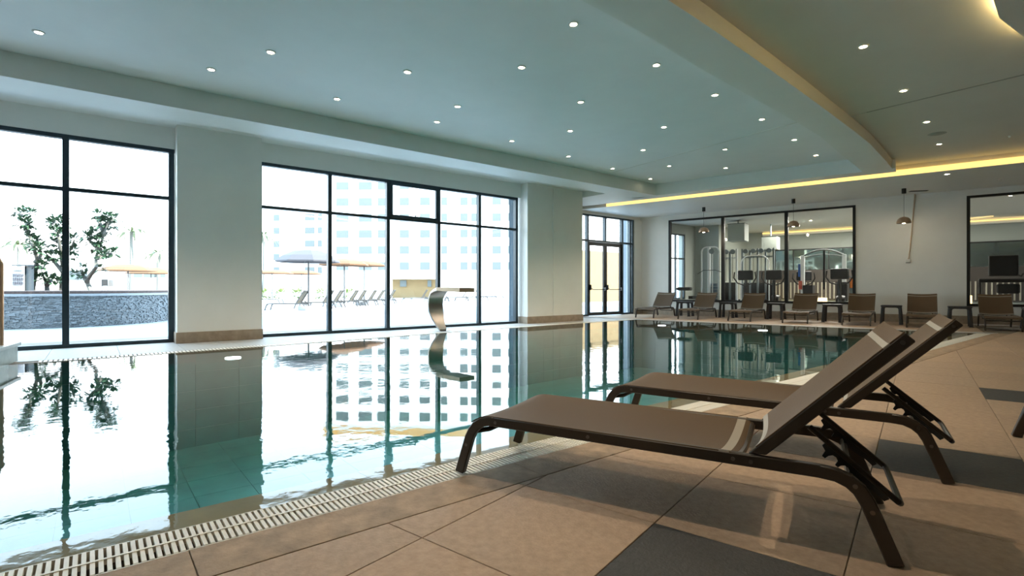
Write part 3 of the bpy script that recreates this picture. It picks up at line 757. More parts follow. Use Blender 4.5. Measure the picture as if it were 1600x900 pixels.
# ---- side tables
def make_table():
    r_ = empty('side_table', (0, 0, 0)); a = .225; H = .50
    MB().box(-a, a, -a, a, H - .045, H).build('table_top', table_m, r_, bevel=.014, seg=2)
    for sx in (-1, 1):
        for sy in (-1, 1):
            def q(u, t): return (sx * u, sy * t)
            mb = MB(); lv = [(0, .245, .165), (.40, .218, .150), (H - .045, .215, .125)]; V = []
            for z, o_, i_ in lv:
                V += [(sx * o_, sy * o_, z), (sx * i_, sy * o_, z), (sx * i_, sy * i_, z), (sx * o_, sy * i_, z)]
            F = [(0, 1, 2, 3), (8, 9, 10, 11)] + [(i * 4 + j, i * 4 + (j + 1) % 4, (i + 1) * 4 + (j + 1) % 4, (i + 1) * 4 + j) for i in range(2) for j in range(4)]
            mb.add(V, F).build('leg', table_m, r_, bevel=.01)
    for k in range(4):
        an = k * PI / 2; T = lambda x, y, z, an=an: (x * math.cos(an) - y * math.sin(an), x * math.sin(an) + y * math.cos(an), z)
        pr = [(-.16, H - .0455), (-.16, H - .10), (-.145, H - .075), (-.11, H - .062), (.11, H - .062), (.145, H - .075), (.16, H - .10), (.16, H - .0455)]
        MB().prof(pr, .175, .205, lambda u, v_, a_, T=T: T(u, a_, v_)).build('apron', table_m, r_)
    return r_
tp = make_table(); tl = ['first', 'second', 'third', 'fourth', 'fifth', 'sixth', 'seventh']
for i, (x, y) in enumerate([(-6.23, 17.5), (-4.83, 17.5), (-3.42, 17.45), (-1.89, 16.95), (-.56, 16.95), (.80, 16.95), (2.14, 16.95)]):
    t = tp if i == 0 else copy_tree(tp)
    place(t, x, y, 0)
    tag(t, 'dark plastic side table between the far loungers, %s from the glass doors' % tl[i], 'side table', 'dark side tables along the back wall')

# ---- water cascade
cs = empty('water_cascade', W(-9.93, 5.95, 0), -DL); tag(cs, 'curved stainless steel water cascade standing by the window side of the pool', 'water cascade')
pr = [(-9.95, 0), (-10.05, .10), (-10.17, .25), (-10.26, .42), (-10.29, .58), (-10.26, .74), (-10.18, .86), (-10.06, .92), (-9.90, .965), (-9.65, .965), (-9.4, .962), (-9.2, .957), (-8.98, .95)]
V = []; n = len(pr)
for k_ in (0, 1):
    for i, (p, z) in enumerate(pr):
        off = 0 if k_ == 0 else (.045 if i < 7 else min(.085, .045 + .014 * (i - 6)))
        d = Vector((pr[min(i + 1, n - 1)][0] - pr[max(i - 1, 0)][0], pr[min(i + 1, n - 1)][1] - pr[max(i - 1, 0)][1])).normalized(); nn = Vector((d.y, -d.x))
        wd = .085 + .10 * min(1, z / .4)
        for sg in (-1, 1): V.append(W(p + nn.x * off, 6.02 + sg * wd, max(0, z + nn.y * off)))
for nm, i0, i1, mm in (('blade', 0, 8, steel), ('spout', 8, n - 1, mat('warm_sheen_steel', (.30, .235, .16), .55, metal=.8))):  # warm reflection put into the colour of the spout
    F = []
    for i in range(i0, i1):
        a = 2 * i; F.append((a, a + 1, a + 3, a + 2)); b = a + 2 * n; F.append((b + 2, b + 3, b + 1, b)); F.append((a, a + 2, b + 2, b)); F.append((a + 1, b + 1, b + 3, a + 3))
    a0, a1 = 2 * i0, 2 * i1; F += [(a0, a0 + 2 * n, a0 + 2 * n + 1, a0 + 1), (a1, a1 + 1, a1 + 1 + 2 * n, a1 + 2 * n)]
    used = sorted({q for f_ in F for q in f_}); ix = {q: k for k, q in enumerate(used)}
    MB().add([V[q] for q in used], [tuple(ix[q] for q in f_) for f_ in F]).build(nm, mm, cs, smooth=True)
MB().box(-10.08, -9.84, 5.90, 6.14, 0, .012, W).build('base_plate', steel, cs, bevel=.003)
# ---- spa wall block, handrail at the left edge
sb = empty('spa_wall', W(-8.4, -1.6, 0), -DL); tag(sb, 'low grey green stone wall rising from the water at the left edge', 'low wall')
MB().prism([W(-9.36, -.77)[:2], W(-5.5, -1.35)[:2], W(-5.5, -3.2)[:2], W(-9.36, -3.2)[:2]], -1.43, .20).build('body', blockst, sb)
MB().prism([W(-9.40, -.74)[:2], W(-5.5, -1.32)[:2], W(-5.5, -3.2)[:2], W(-9.40, -3.2)[:2]], .20, .24).build('cap', blockcap, sb)
hr = MB().tube([W(-9.0, -.89, .24), W(-9.0, -.89, 1.25), W(-9.0, -.93, 1.34), W(-9.0, -1.03, 1.38), W(-9.0, -1.6, 1.38), W(-9.0, -1.70, 1.34), W(-9.0, -1.74, 1.2), W(-9.0, -1.74, .24)], .026, 12)
tag(hr.build('handrail', copper, smooth=True), 'bronze coloured handrail standing at the very left edge of the picture', 'handrail')
for i, (p, s_) in enumerate([(-8.0, 1.5), (-8.01, 11.35), (-5.66, 11.83)]):
    x, y, z = W(p, s_, 0)
    l = MB().lathe([(.0001, -.0075), (.10, -.0075), (.10, -.03), (.0001, -.03)], (x, y, .004), 20).build('glow_disc', mat('disc_glow', (.9, .95, .95), .4, emit=(.9, 1, 1), estr=1.2))  # flat emissive disc at the water surface
    tag(l, ['small glowing disc in the water before the wide window pillar', 'small glowing disc in the water before the leftmost far lounger', 'small glowing disc in the water before the third far lounger'][i], 'pool light', 'glowing discs in the pool')

# ================================================================== GYM
struct('floor_gym', MB().prism([(-8.7, YB + .18), (7.5, YB + .18), (7.5, 27), (-6.6, 27)], -.1, .02), gymfloor)
gy = MB(); gy.prism([(-8.7, YB + .18), (7.5, YB + .18), (7.5, 27), (-6.2, 27)], 3.5, 3.6); struct('ceiling_gym', gy, plast_m)
gw = MB()
gw.box(-12.4, DP, 16.4, 17.6, 0, 3.5, W); gw.box(-12.4, DP, 18.72, 19.5, 0, 3.5, W); gw.box(-12.4, DP, 17.6, 18.72, 3.12, 3.5, W); gw.box(-12.4, DP, 17.6, 18.72, 0, .5, W)
gw.box(-7.4, -6.35, 21.7, 21.9, 0, 3.5); gw.box(-6.55, -6.35, 21.9, 26, 0, 3.5); gw.box(-6.5, 7.5, 26, 26.2, 0, 3.5); gw.box(7.3, 7.5, YB, 26, 0, 3.5)
struct('wall_gym', gw, gympaint)
gwn = empty('window_5', W(DP, 17.6, .5), -DL); gwn['kind'] = 'structure'
for (a, b, c, d) in ((17.6, 17.66, .5, 3.12), (18.66, 18.72, .5, 3.12), (18.1, 18.15, .5, 3.12), (17.6, 18.72, .5, .56), (17.6, 18.72, 3.06, 3.12), (17.6, 18.72, 2.1, 2.16)):
    MB().box(DP - .1, DP - .02, a, b, c, d, W).build('frame_bar', frame_m, gwn)
MB().box(DP - .07, DP - .062, 17.66, 18.66, .56, 3.06, W).build('pane', pane_m, gwn)
# mirror wall with dark frame, brown wainscot and slats
mr = empty('mirror_wall', (-2, 25.95, .5)); tag(mr, 'framed mirror wall at the back of the gym above a brown panel', 'mirror')
for x0, x1 in ((-5.1, -4.4), (-4.36, -3.05), (-3.01, -1.2), (-1.16, 1.2), (1.24, 3.4)): MB().box(x0, x1, 25.96, 25.98, 1.75, 2.62).build('mirror_pane', teal_m, mr)
for x in (-5.14, -4.4, -3.05, -1.2, 1.2, 3.4): MB().box(x, x + .04, 25.94, 25.99, 1.75, 2.66).build('frame_bar', blackf, mr)
MB().box(-5.14, 3.44, 25.94, 25.99, 2.62, 2.67).build('frame_bar', blackf, mr)
bp_ = MB().box(-5.9, 3.6, 25.90, 26.0, 1.22, 1.74).build('brown_panel', mat('dark_panel', (.042, .034, .028), .5)); tag(bp_, 'dark brown wall panel under the gym mirror', 'panel')
sr = empty('slat_screen', (-2, 25.9, .5)); tag(sr, 'pale vertical slat screen low on the gym back wall', 'slat screen')
MB().box(-5.9, 3.6, 25.93, 26.0, .45, 1.22).build('backing', mat('dark_panel', (.042, .034, .028), .5), sr)
x = -5.85
while x < 3.5: MB().box(x, x + .045, 25.88, 25.93, .5, 1.20).build('slat', mat('pale_slat', (.30, .28, .22), .6), sr); x += .15
for i, (x0, x1, y, z0, z1) in enumerate([(-5.45, -4.75, 24.5, .40, .52), (-3.55, -2.95, 24.5, .32, .55), (1.05, 1.28, 21.0, .42, .72)]):
    l = MB().box(x0, x1, y, y + .3, 0.02, z1).build('light_box', mat('amber_glow', (.9, .7, .3), .5, emit=(1, .72, .28), estr=.75))
    tag(l, ['glowing amber light box low behind the third far lounger', 'glowing amber light box low behind the fourth far lounger', 'glowing amber light box low in the left corner of the right-hand gym window'][i], 'light box', 'amber light boxes in the gym')
led3 = MB().box(-5.6, 5.5, 25.7, 25.74, 3.40, 3.44).build('cove_light', led_m); tag(led3, 'straight yellow light line inside the gym ceiling', 'cove light')
MB_b = MB().box(-5.6, 5.5, 25.74, 25.95, 3.3, 3.5); struct('bulkhead_gym', MB_b, plast_m)
for i, (x0, x1, y, z0, z1) in enumerate([(-5.70, -5.10, 20.6, 2.72, 3.36), (-4.93, -4.38, 22.5, 2.48, 2.98)]):
    l = empty('ceiling_box', ((x0 + x1) / 2, y + .3, z1)); MB().box(x0, x1, y, y + .6, z0, z1).build('box', gympaint, l); MB().box(x0 - .01, x1 + .01, y - .01, y + .61, z1, z1 + .02).build('top_trim', blackf, l); MB().tube([((x0 + x1) / 2, y + .3, z1), ((x0 + x1) / 2, y + .3, 3.5)], .03, 8).build('hanger', gymg_m, l); tag(l, ['larger white box hanging from the gym ceiling behind the middle pane', 'smaller white box hanging deeper in the gym ceiling'][i], 'ceiling box')
gl = bpy.data.lights.new('gym_fill', 'AREA'); gl.energy = 150; gl.size = 5; gl.size_y = 1.2; gl.shape = 'RECTANGLE'; gl.color = (1, .95, .85)  # added fill light without a fixture, brightens the gym
glo = bpy.data.objects.new('gym_fill', gl); COL.objects.link(glo); glo.location = (-2, 22.5, 3.46)
for i, (x, y) in enumerate([(-5.2, 19.6), (-3.4, 19.6), (-1.6, 19.6), (-3.2, 22.4), (-.8, 22.4), (2.0, 19.8), (3.2, 22)]):
    downlight(x, y, 3.5, 4, 'small ceiling downlight inside the gym, %s from the left' % ORD[i], 'downlights in the gym')
GA = 'gym machines behind the glass'
def arch(x0, x1, y, h, r, rad, n=6):
    P = [(x0, y, .02), (x0, y, h - r)] + [(x0 + r - r * math.cos(PI / 2 * j / n), y, h - r + r * math.sin(PI / 2 * j / n)) for j in range(1, n + 1)]
    P += [(x1 - r + r * math.sin(PI / 2 * j / n), y, h - r + r * math.cos(PI / 2 * j / n)) for j in range(0, n + 1)] + [(x1, y, .02)]
    return MB().tube(P, rad, 8)
def cable_tower(x0, x1, y, h, label, m=gymw_m):
    r_ = empty('cable_machine', ((x0 + x1) / 2, y, .02)); tag(r_, label, 'gym machine', GA)
    w_ = x1 - x0; arch(x0, x1, y, h, w_ * .28, .028).build('frame', m, r_, smooth=True)
    MB().box(x0 + w_ * .36, x0 + w_ * .50, y - .06, y + .06, .02, h + .02).build('column', m, r_, bevel=.015)
    MB().tube([(x0 + w_ * .62, y, .3), (x0 + w_ * .62, y, h - .25)], .02, 6).build('guide_rod', m, r_)
    for k in range(8): MB().box(x0 + w_ * .42, x0 + w_ * .85, y + .08, y + .2, .25 + k * .11, .25 + k * .11 + .095).build('weight_plate', mat('weight_plate', (.07, .11, .15), .4), r_)
    MB().lathe([(.0001, -.02), (.1, -.02), (.1, .02), (.0001, .02)], (0, 0, 0), 16, lambda a, b, c: (x0 + w_ * .62 + a, y - .08 + c, h - .16 + b)).build('pulley', gymg_m, r_)
    MB().tube([(x0 - .12, y - .1, h - .98), (x0 + .1, y - .1, h - .85), (x1 - .1, y - .1, h - .85), (x1 + .1, y - .1, h - .92)], .012, 6).build('handle_bar', gymb_m, r_)
    MB().box(x0, x1, y - .35, y + .3, .02, .07).build('base', gymg_m, r_)
    return r_
cable_tower(-6.35, -5.72, 19.6, 2.45, 'tall white tubed cable machine behind the left gym pane')
def multi(x0, x1, y, h, label, m, n=4):
    r_ = empty('multi_gym', ((x0 + x1) / 2, y, .02)); tag(r_, label, 'gym machine', GA)
    for k in range(n):
        x = x0 + (x1 - x0) * k / (n - 1); MB().box(x - .03, x + .03, y - .04, y + .04, .02, h - .1 * (k % 2)).build('post', m if k % 2 == 0 else gymg_m, r_)
    for z in (h - .12, h - .35): MB().box(x0, x1, y - .03, y + .03, z, z + .06).build('top_bar', m, r_)
    for k in range(n - 1):
        x = x0 + (x1 - x0) * (k + .5) / (n - 1)
        MB().lathe([(.0001, -.03), (.09, -.03), (.09, .03), (.0001, .03)], (0, 0, 0), 14, lambda a, b, c, x=x: (x + a, y - .08 + c, h - .1 + b)).build('pulley', gymg_m, r_)
        MB().box(x - .12, x + .12, y + .05, y + .2, .1, 1.15).build('weight_stack', gymb_m, r_)
        MB().box(x - .15, x + .15, y - .5, y - .1, .45, .52).build('seat', gymb_m, r_)
        MB().tube([(x, y - .08, h - .2), (x, y - .08, 1.2)], .008, 5).build('cable', gymb_m, r_)
    MB().box(x0, x1, y - .4, y + .3, .02, .08).build('base', gymg_m, r_)
multi(-5.60, -5.14, 19.7, 2.35, 'grey cable station with pulleys behind the middle gym pane', gymw_m, 3)
multi(-5.35, -4.25, 21.3, 2.45, 'wide dark multi station standing deeper behind the middle gym pane', gymg_m, 5)
rr = empty('rope_arch', (-4.5, 20.3, .02)); tag(rr, 'slim white tube arch right of the multi station', 'gym machine', GA)
arch(-5.15, -4.20, 20.3, 2.12, .3, .022).build('frame', gymw_m, rr, smooth=True)
def cross_trainer(x, y, label, s_=1.0, handles=True):
    r_ = empty('cross_trainer', (x, y, .02)); tag(r_, label, 'gym machine', GA)
    MB().box(x - .25 * s_, x + .25 * s_, y - .05, y + .03, 1.22, 1.56).build('console', gymb_m, r_, bevel=.04, seg=2)
    MB().tube([(x, y + .05, .1), (x, y + .05, 1.3)], .05, 8).build('column', gymb_m, r_, smooth=True)
    if handles:
        for sg in (-1, 1):
            MB().tube([(x + sg * .06, y, 1.05), (x + sg * .25, y - .05, 1.12), (x + sg * .36, y - .1, 1.3), (x + sg * .33, y - .12, 1.5)], .022, 7).build('handle', gymb_m, r_, smooth=True)
    MB().box(x - .18, x + .18, y + .1, y + 1.3, .02, .16).build('base', gymb_m, r_, bevel=.02)
    MB().lathe([(.0001, -.12), (.28, -.12), (.30, 0), (.28, .12), (.0001, .12)], (0, 0, 0), 18, lambda a, b, c: (x + c, y + .35 + a, .42 + b)).build('flywheel_cover', gymb_m, r_, smooth=True)
    for sg in (-1, 1): MB().box(x + sg * .22 - .07, x + sg * .22 + .07, y + .5, y + .9, .2, .25).build('pedal', gymg_m, r_)
    return r_
cross_trainer(-4.72, 19.2, 'black cross trainer with console behind the middle gym pane')
cross_trainer(-3.85, 19.3, 'black cross trainer behind the right mullion of the gym window')
cross_trainer(-3.30, 21.6, 'black cross trainer further back behind the right gym pane')
ct = cross_trainer(-1.95, 19.2, 'tall black cross trainer at the right end of the gym window')
rg = empty('cable_crossover', (-2.4, 21, .02)); tag(rg, 'arched cable crossover rig with grey posts behind the right gym pane', 'gym machine', GA)
for sg, x in ((0, -3.25), (1, -2.0)):
    MB().box(x - .06, x + .06, 20.94, 21.06, .02, 2.1).build('post', gymw_m, rg, bevel=.01)
for hh, rr_ in ((2.28, .03), (2.12, .018)):
    MB().tube([(-3.25 + 1.25 * j / 12, 21, 1.95 + (hh - 1.95) * math.sin(PI * (.12 + .76 * j / 12))) for j in range(13)], rr_, 7).build('arch_tube', gymg_m, rg, smooth=True)
MB().box(-2.62, -2.56, 20.97, 21.03, .9, 2.25).build('centre_column', gymb_m, rg)
MB().box(-3.38, -3.32, 20.9, 21.0, 1.35, 1.8).build('side_pad', mat('blue_pad', (.02, .10, .38), .5), rg)
MB().box(-3.36, -3.26, 20.86, 20.94, .9, 1.2).build('side_pad', mat('red_pad', (.55, .10, .06), .5), rg)
MB().box(-3.2, -2.9, 20.7, 21.2, .75, 1.05).build('weight_stack', gymb_m, rg); MB().box(-2.2, -1.9, 20.7, 21.2, .5, 1.15).build('weight_stack', gymb_m, rg)
br = empty('bolster_rack', (-1.65, 20.8, .02)); tag(br, 'rack with orange and blue rolls at the right end of the gym window', 'rack')
MB().box(-1.85, -1.45, 20.9, 20.95, .02, 1.35).build('frame', gymg_m, br)
for k, cc in enumerate([(.75, .22, .04), (.02, .05, .3), (.35, .05, .05)]): MB().tube([(-1.78 + k * .12, 20.84, .95), (-1.78 + k * .12, 20.84, 1.28)], .045, 10).build('roll', mat('roll_%d' % k, cc, .5), br, smooth=True)
bn = empty('leg_bench', (-6.85, 19.0, .02)); tag(bn, 'black padded gym bench on a stand behind the left gym pane', 'gym bench')
MB().box(-7.05, -6.55, 18.9, 19.2, .86, .98).build('pad', gymb_m, bn, bevel=.03); MB().tube([(-6.95, 19.05, .1), (-6.9, 19.05, .88)], .04, 8).build('post', gymw_m, bn)
MB().box(-7.1, -6.4, 18.8, 19.3, .02, .08).build('base', gymb_m, bn); MB().box(-6.6, -6.2, 18.9, 19.2, .55, .66).build('seat', gymb_m, bn)
db = empty('treadmill', (1.8, 19.2, .02)); tag(db, 'black treadmill seen from behind its big screen in the right-hand gym window', 'gym machine', GA)
MB().box(1.50, 2.10, 19.15, 19.22, 1.27, 1.83).build('screen', gymb_m, db, bevel=.03, seg=2)
MB().box(1.30, 2.6, 19.18, 19.30, 1.10, 1.20).build('crossbar', gymb_m, db, bevel=.02)
MB().box(1.66, 2.12, 19.10, 19.18, .80, 1.06).build('motor_panel', gymb_m, db, bevel=.03)
for x in (1.33, 2.52): MB().tube([(x, 19.25, .1), (x, 19.25, 1.12)], .04, 8).build('upright', gymb_m, db, smooth=True)
MB().box(1.35, 2.5, 19.3, 21.0, .02, .2).build('deck', gymb_m, db, bevel=.02)
MB().tube([(2.08, 19.15, 1.3), (2.14, 19.08, 1.26), (2.17, 19.02, 1.33)], .02, 8).build('hook', gymb_m, db, smooth=True)

# ================================================================== OUTSIDE
struct('ground', MB().box(-260, -12.42, -160, 260, -.25, -.05, W), conc)
struct('ground_step', MB().box(-12.42, -10.96, -9, 9.05, -.25, -.05, W), conc)
dc = MB().box(-12.80, -12.67, -9, 3.5, -.0505, -.044, W).build('drain_channel', signd); tag(dc, 'thin dark drain line in the paving outside the left window', 'drain')
def cat(P, t):      # catmull rom
    n = len(P) - 1; x = min(max(t, 0), .99999) * n; i = int(x); f_ = x - i
    p0, p1, p2, p3 = (Vector(P[max(i - 1, 0)]), Vector(P[i]), Vector(P[i + 1]), Vector(P[min(i + 2, n)]))
    return .5 * (2 * p1 + (p2 - p0) * f_ + (2 * p0 - 5 * p1 + 4 * p2 - p3) * f_ ** 2 + (3 * p1 - p0 - 3 * p2 + p3) * f_ ** 3)
PLP = [(-24, -7.0), (-20.5, -5.6), (-18.3, -3.8), (-17.45, -2.0), (-17.25, -.5), (-17.65, .6), (-18.5, 1.4), (-19.7, 2.05), (-21.5, 2.5), (-25, 2.7)]
plr = empty('planter_wall', W(-18.5, -1.5, -.05), -DL); tag(plr, 'curved raised planter faced in stacked grey stone outside the left window', 'planter')
c_ = MB(); NP = 60; cp = [tuple(cat(PLP, i / NP)) for i in range(NP + 1)]
inner = [(p - .0, s_) for p, s_ in cp]
c_.prism([W(*q)[:2] for q in cp], -.05, .74).build('core', ledge_m, plr)
stn = MB(); zz = -.05
while zz < .745:
    hh = random.uniform(.018, .030); t = random.uniform(0, .01)
    while t < .97:
        dt = random.uniform(.003, .010); a, b = cat(PLP, t), cat(PLP, min(t + dt, 1)); d = (b - a); L_ = d.length
        if L_ < .01: t += dt; continue
        d /= L_; n_ = Vector((d.y, -d.x)); off = random.uniform(.01, .05)
        if n_.x < 0 and False: n_ = -n_
        q = [a, b - d * .004, b - d * .004 + n_ * off, a + n_ * off]
        stn.prism([W(*v_)[:2] for v_ in q], zz, min(zz + hh - .003, .745)); t += dt
    zz += hh
tag(stn.build('ledge_stones', ledge_m, plr), kind='stuff')
def offs(P, o_):
    out = []
    for i in range(len(P)):
        a, b = Vector(P[max(i - 1, 0)]), Vector(P[min(i + 1, len(P) - 1)]); d = (b - a).normalized(); n_ = Vector((d.y, -d.x)); q = Vector(P[i]) + n_ * o_; out.append((q.x, q.y))
    return out
oo, ii = offs(cp, .07), offs(cp, -.22)
cm = MB()
for i in range(NP): cm.prism([W(*oo[i])[:2], W(*oo[i + 1])[:2], W(*ii[i + 1])[:2], W(*ii[i])[:2]], .745, .80)
cm.build('cap', cap_m, plr)
ml = MB().prism([W(*q)[:2] for q in ii], .74, .87).build('mulch', mulch, plr)
# frangipani trees: gnarled trunk and leaf clusters at branch tips
def leaf_cluster(mb, c, r, n, size):
    for _ in range(n):
        th = random.uniform(0, 2 * PI); ph = random.uniform(-.5, 1.2); d = Vector((math.cos(th) * math.cos(ph), math.sin(th) * math.cos(ph), math.sin(ph)))
        p = Vector(c) + d * r * random.uniform(.35, 1); s_ = size * random.uniform(.7, 1.3); side = d.cross(Vector((0, 0, 1)))
        if side.length < .05: side = Vector((1, 0, 0))
        side.normalize(); tip = p + d * s_ * 1.7 + Vector((0, 0, -s_ * .35)); m_ = p + d * s_ * .85; up_ = d.cross(side).normalized() * .01
        mb.add([p, m_ + side * s_ * .38, tip, m_ - side * s_ * .38, m_ + up_], [(0, 1, 4), (1, 2, 4), (2, 3, 4), (3, 0, 4)])
CR = Vector((math.cos(R(37.93)), math.sin(R(37.93)), 0)); CF = Vector((-math.sin(R(37.93)), math.cos(R(37.93)), 0))
def PX(u, v_, dp): return CF * dp + CR * ((u - 800) / 815 * dp) + Vector((0, 0, CAMH - (v_ - 450) * dp / 815))
def tree(dp, trunks, tips, label, dens=78, sz=.115, rad=.34):
    base = PX(*trunks[0][0], dp); base.z = .82
    r_ = empty('frangipani_tree', base); tag(r_, label, 'tree', 'trees in the planter')
    for tr in trunks:
        P = [PX(u, v_, dp + .25 * math.sin(i * 1.7)) for i, (u, v_) in enumerate(tr)]
        if tr is trunks[0]: P[0].z = .82
        n = len(P); MB().tube(P, [.075 - .055 * i / (n - 1) for i in range(n)], 8).build('trunk' if tr is trunks[0] else 'branch', bark, r_, smooth=True)
    for (u, v_, rr_) in tips:
        mb = MB(); k = rr_ / 10
        leaf_cluster(mb, PX(u, v_, dp + random.uniform(-.3, .3)), rad * k * .55, int(dens * k), sz * (.75 + .2 * k)); tag(mb.build('leaves', leafm, r_), kind='stuff')
tree(16.0, [[(50, 453), (54, 430), (58, 405), (52, 385), (44, 362), (38, 345)], [(56, 410), (64, 398), (62, 385)], [(44, 362), (34, 352)], [(42, 356), (48, 340)]],
     [(27, 333, 5), (37, 335, 8), (48, 334, 7), (36, 350, 9), (43, 352, 7), (46, 372, 9), (56, 378, 9), (62, 388, 9), (50, 386, 8), (60, 393, 6)],
     'slender frangipani tree at the left of the planter, left of the window mullion')
tree(16.4, [[(96, 453), (99, 425), (96, 400), (92, 375), (88, 352)], [(99, 425), (84, 408), (76, 400)], [(96, 400), (112, 388), (116, 375)], [(92, 378), (78, 372)]],
     [(80, 350, 8), (88, 346, 9), (98, 352, 10), (84, 362, 8), (94, 366, 9), (86, 380, 9), (98, 384, 10), (112, 375, 9), (115, 392, 8), (80, 402, 9), (92, 402, 9), (72, 408, 6), (110, 402, 7), (116, 428, 5)],
     'bushy frangipani tree behind the window mullion')
tree(16.2, [[(143, 452), (136, 440), (141, 430), (150, 418), (150, 402), (156, 385), (163, 365), (170, 345)], [(136, 440), (130, 430), (128, 422)], [(156, 390), (142, 378), (136, 370)], [(152, 404), (166, 396), (176, 396)], [(163, 365), (154, 345), (152, 338)], [(168, 350), (180, 342)]],
     [(153, 336, 7), (168, 340, 8), (178, 342, 7), (160, 350, 9), (172, 352, 9), (137, 371, 8), (146, 366, 8), (148, 378, 9), (158, 374, 9), (164, 362, 8), (152, 388, 8), (166, 398, 8), (178, 396, 7), (160, 400, 7), (130, 420, 7), (132, 430, 6), (156, 420, 6)],
     'crooked frangipani tree at the right of the planter')
tree(16.3, [[(74, 453), (72, 440), (66, 428)], [(73, 446), (82, 436)]], [(62, 425, 8), (70, 434, 8), (78, 438, 8), (66, 416, 7), (84, 438, 6), (60, 436, 6), (92, 440, 5)], 'low leafy shrub beside the notice board in the planter')
# notice board
B0 = PX(18, 457, 15.8); B1 = PX(38, 457, 15.8); sgn = empty('notice_board', (B0.x, B0.y, .84)); tag(sgn, 'white notice board with rows of small print standing in the planter', 'sign')
def slab(u0, u1, v0, v1, dp, th): 
    P = [PX(u, v_, d_) for d_ in (dp, dp + th) for u, v_ in ((u0, v0), (u1, v0), (u1, v1), (u0, v1))]
    return MB().add(P, [(0, 1, 2, 3), (7, 6, 5, 4), (0, 4, 5, 1), (1, 5, 6, 2), (2, 6, 7, 3), (3, 7, 4, 0)])
slab(18, 38, 416, 457, 15.8, .10).build('face', signw, sgn); slab(38.2, 53, 415, 457, 15.85, .08).build('side_panel', signd, sgn); slab(18, 53, 413.5, 415.5, 15.78, .14).build('top_edge', signd, sgn)
tx = MB(); 
tx.v += slab(21, 35, 422.5, 423.4, 15.77, .02).v; tx.f += slab(21, 35, 422.5, 423.4, 15.77, .02).f
for row in range(3):
    for k in range(6):
        q = slab(19.5 + k * 3, 21 + k * 3, 428 + row * 6.2, 431.5 + row * 6.2, 15.77, .02); tx.add(q.v, q.f)
        q = slab(19.5 + k * 3, 21.2 + k * 3, 432.1 + row * 6.2, 432.8 + row * 6.2, 15.77, .02); tx.add(q.v, q.f)
tag(tx.build('print', ink, sgn), kind='stuff')
fl = empty('floodlight', PX(163, 454, 16.4)); fl.location.z = .84; tag(fl, 'small grey floodlight box on legs in the planter', 'floodlight')
slab(158.5, 169, 436.5, 447, 16.4, .16).build('housing', signd, fl); slab(160, 167.5, 438, 445.5, 16.38, .02).build('lens', oframe, fl); slab(169.5, 177.5, 437, 448, 16.55, .12).build('side_box', signw, fl)
for u in (159.5, 168.5): slab(u - .6, u + .6, 447, 456, 16.45, .05).build('leg', signd, fl)
# outdoor loungers, parasols
po = make_lounger('sun_lounger', oframe, ofab, ofab, detail=False, back=58)
camang = R(37.93)
spots_o = [(413, 23.3), (459, 25.2), (477, 26.2), (504, 27.6), (519, 28.6), (537, 29.6), (551, 30.4), (570, 31.6)]
OL = ['nearest', 'second nearest', 'third nearest', 'fourth nearest', 'fifth nearest', 'sixth nearest', 'seventh nearest', 'farthest']
for i, (u, dp) in enumerate(spots_o):
    o_ = po if i == 0 else copy_tree(po); q = PX(u, 450, dp); place(o_, q.x, q.y, camang + R(2), -.05)
    tag(o_, 'beige outdoor sun lounger beside the parasols, %s in its row' % OL[i], 'sun lounger', 'beige sun loungers in the outdoor row')
for i, (u, dp) in enumerate([(655, 36), (668, 37.1), (690, 38.2), (722, 39.3), (738, 40.4), (755, 41.5), (770, 42.6), (782, 43.7)]):
    o_ = copy_tree(po); q = PX(u - 28, 450, dp); place(o_, q.x, q.y, camang + R(2), -.05)
    tag(o_, 'faint distant sun lounger outside behind the steel cascade, %s from the left' % ORD[i], 'sun lounger', 'distant loungers behind the cascade')
o_ = copy_tree(po); q = PX(444, 450, 33); place(o_, q.x, q.y, camang + PI, -.05); tag(o_, 'faint outdoor sun lounger at the left of the middle window facing the other way', 'sun lounger')
def parasol(u, dp, half, ze, zt, label, m=thatch):
    q = PX(u, 450, dp); r_ = empty('parasol', (q.x, q.y, -.05)); tag(r_, label, 'parasol', 'parasols on the terrace')
    x, y = q.x, q.y
    MB().tube([(x, y, -.05), (x, y, zt - .05)], .035, 8).build('pole', oframe, r_, smooth=True)
    MB().box(x - .33, x + .33, y - .33, y + .33, -.05, .13).build('base_block', conc if m is thatch else mat('base_concrete', (.30, .32, .34), .8), r_, bevel=.02)
    V = []; k = 8
    def rot(a, r__): return (x + r__ * math.cos(a), y + r__ * math.sin(a))
    rings = [(.02, zt), (half * .45, zt - (zt - ze) * .12), (half * .8, zt - (zt - ze) * .55), (half, ze), (half, ze - .06), (half * .78, zt - (zt - ze) * .55 - .05), (.02, zt - .05)]
    for r__, z in rings:
        for j in range(k): a_ = 2 * PI * (j + .5) / k; X_, Y_ = rot(a_, r__ * 1.08); V.append((X_, Y_, z))
    F = [(i * k + j, i * k + (j + 1) % k, (i + 1) * k + (j + 1) % k, (i + 1) * k + j) for i in range(len(rings) - 1) for j in range(k)]
    MB().add(V, F).build('canopy', m, r_)
    for j in range(0, k): a_ = 2 * PI * (j + .5) / k; MB().tube([(x, y, zt - .12), (*rot(a_, half * 1.0), ze - .03)], .012, 5).build('rib', oframe, r_)
parasol(482, 23.6, 1.28, 2.17, 2.68, 'large grey canopied parasol outside the middle window, nearest the glass', canv)
parasol(538, 27.8, 1.2, 2.20, 2.5, 'thatched parasol over the second group of outdoor loungers')
parasol(569, 30.5, 1.2, 2.28, 2.55, 'thatched parasol over the far end of the lounger row')
parasol(425, 36, 1.3, 1.98, 2.2, 'faint thatched parasol at the far left of the middle window')
parasol(471, 38, 1.3, 2.0, 2.25, 'faint thatched parasol seen behind the grey parasol')
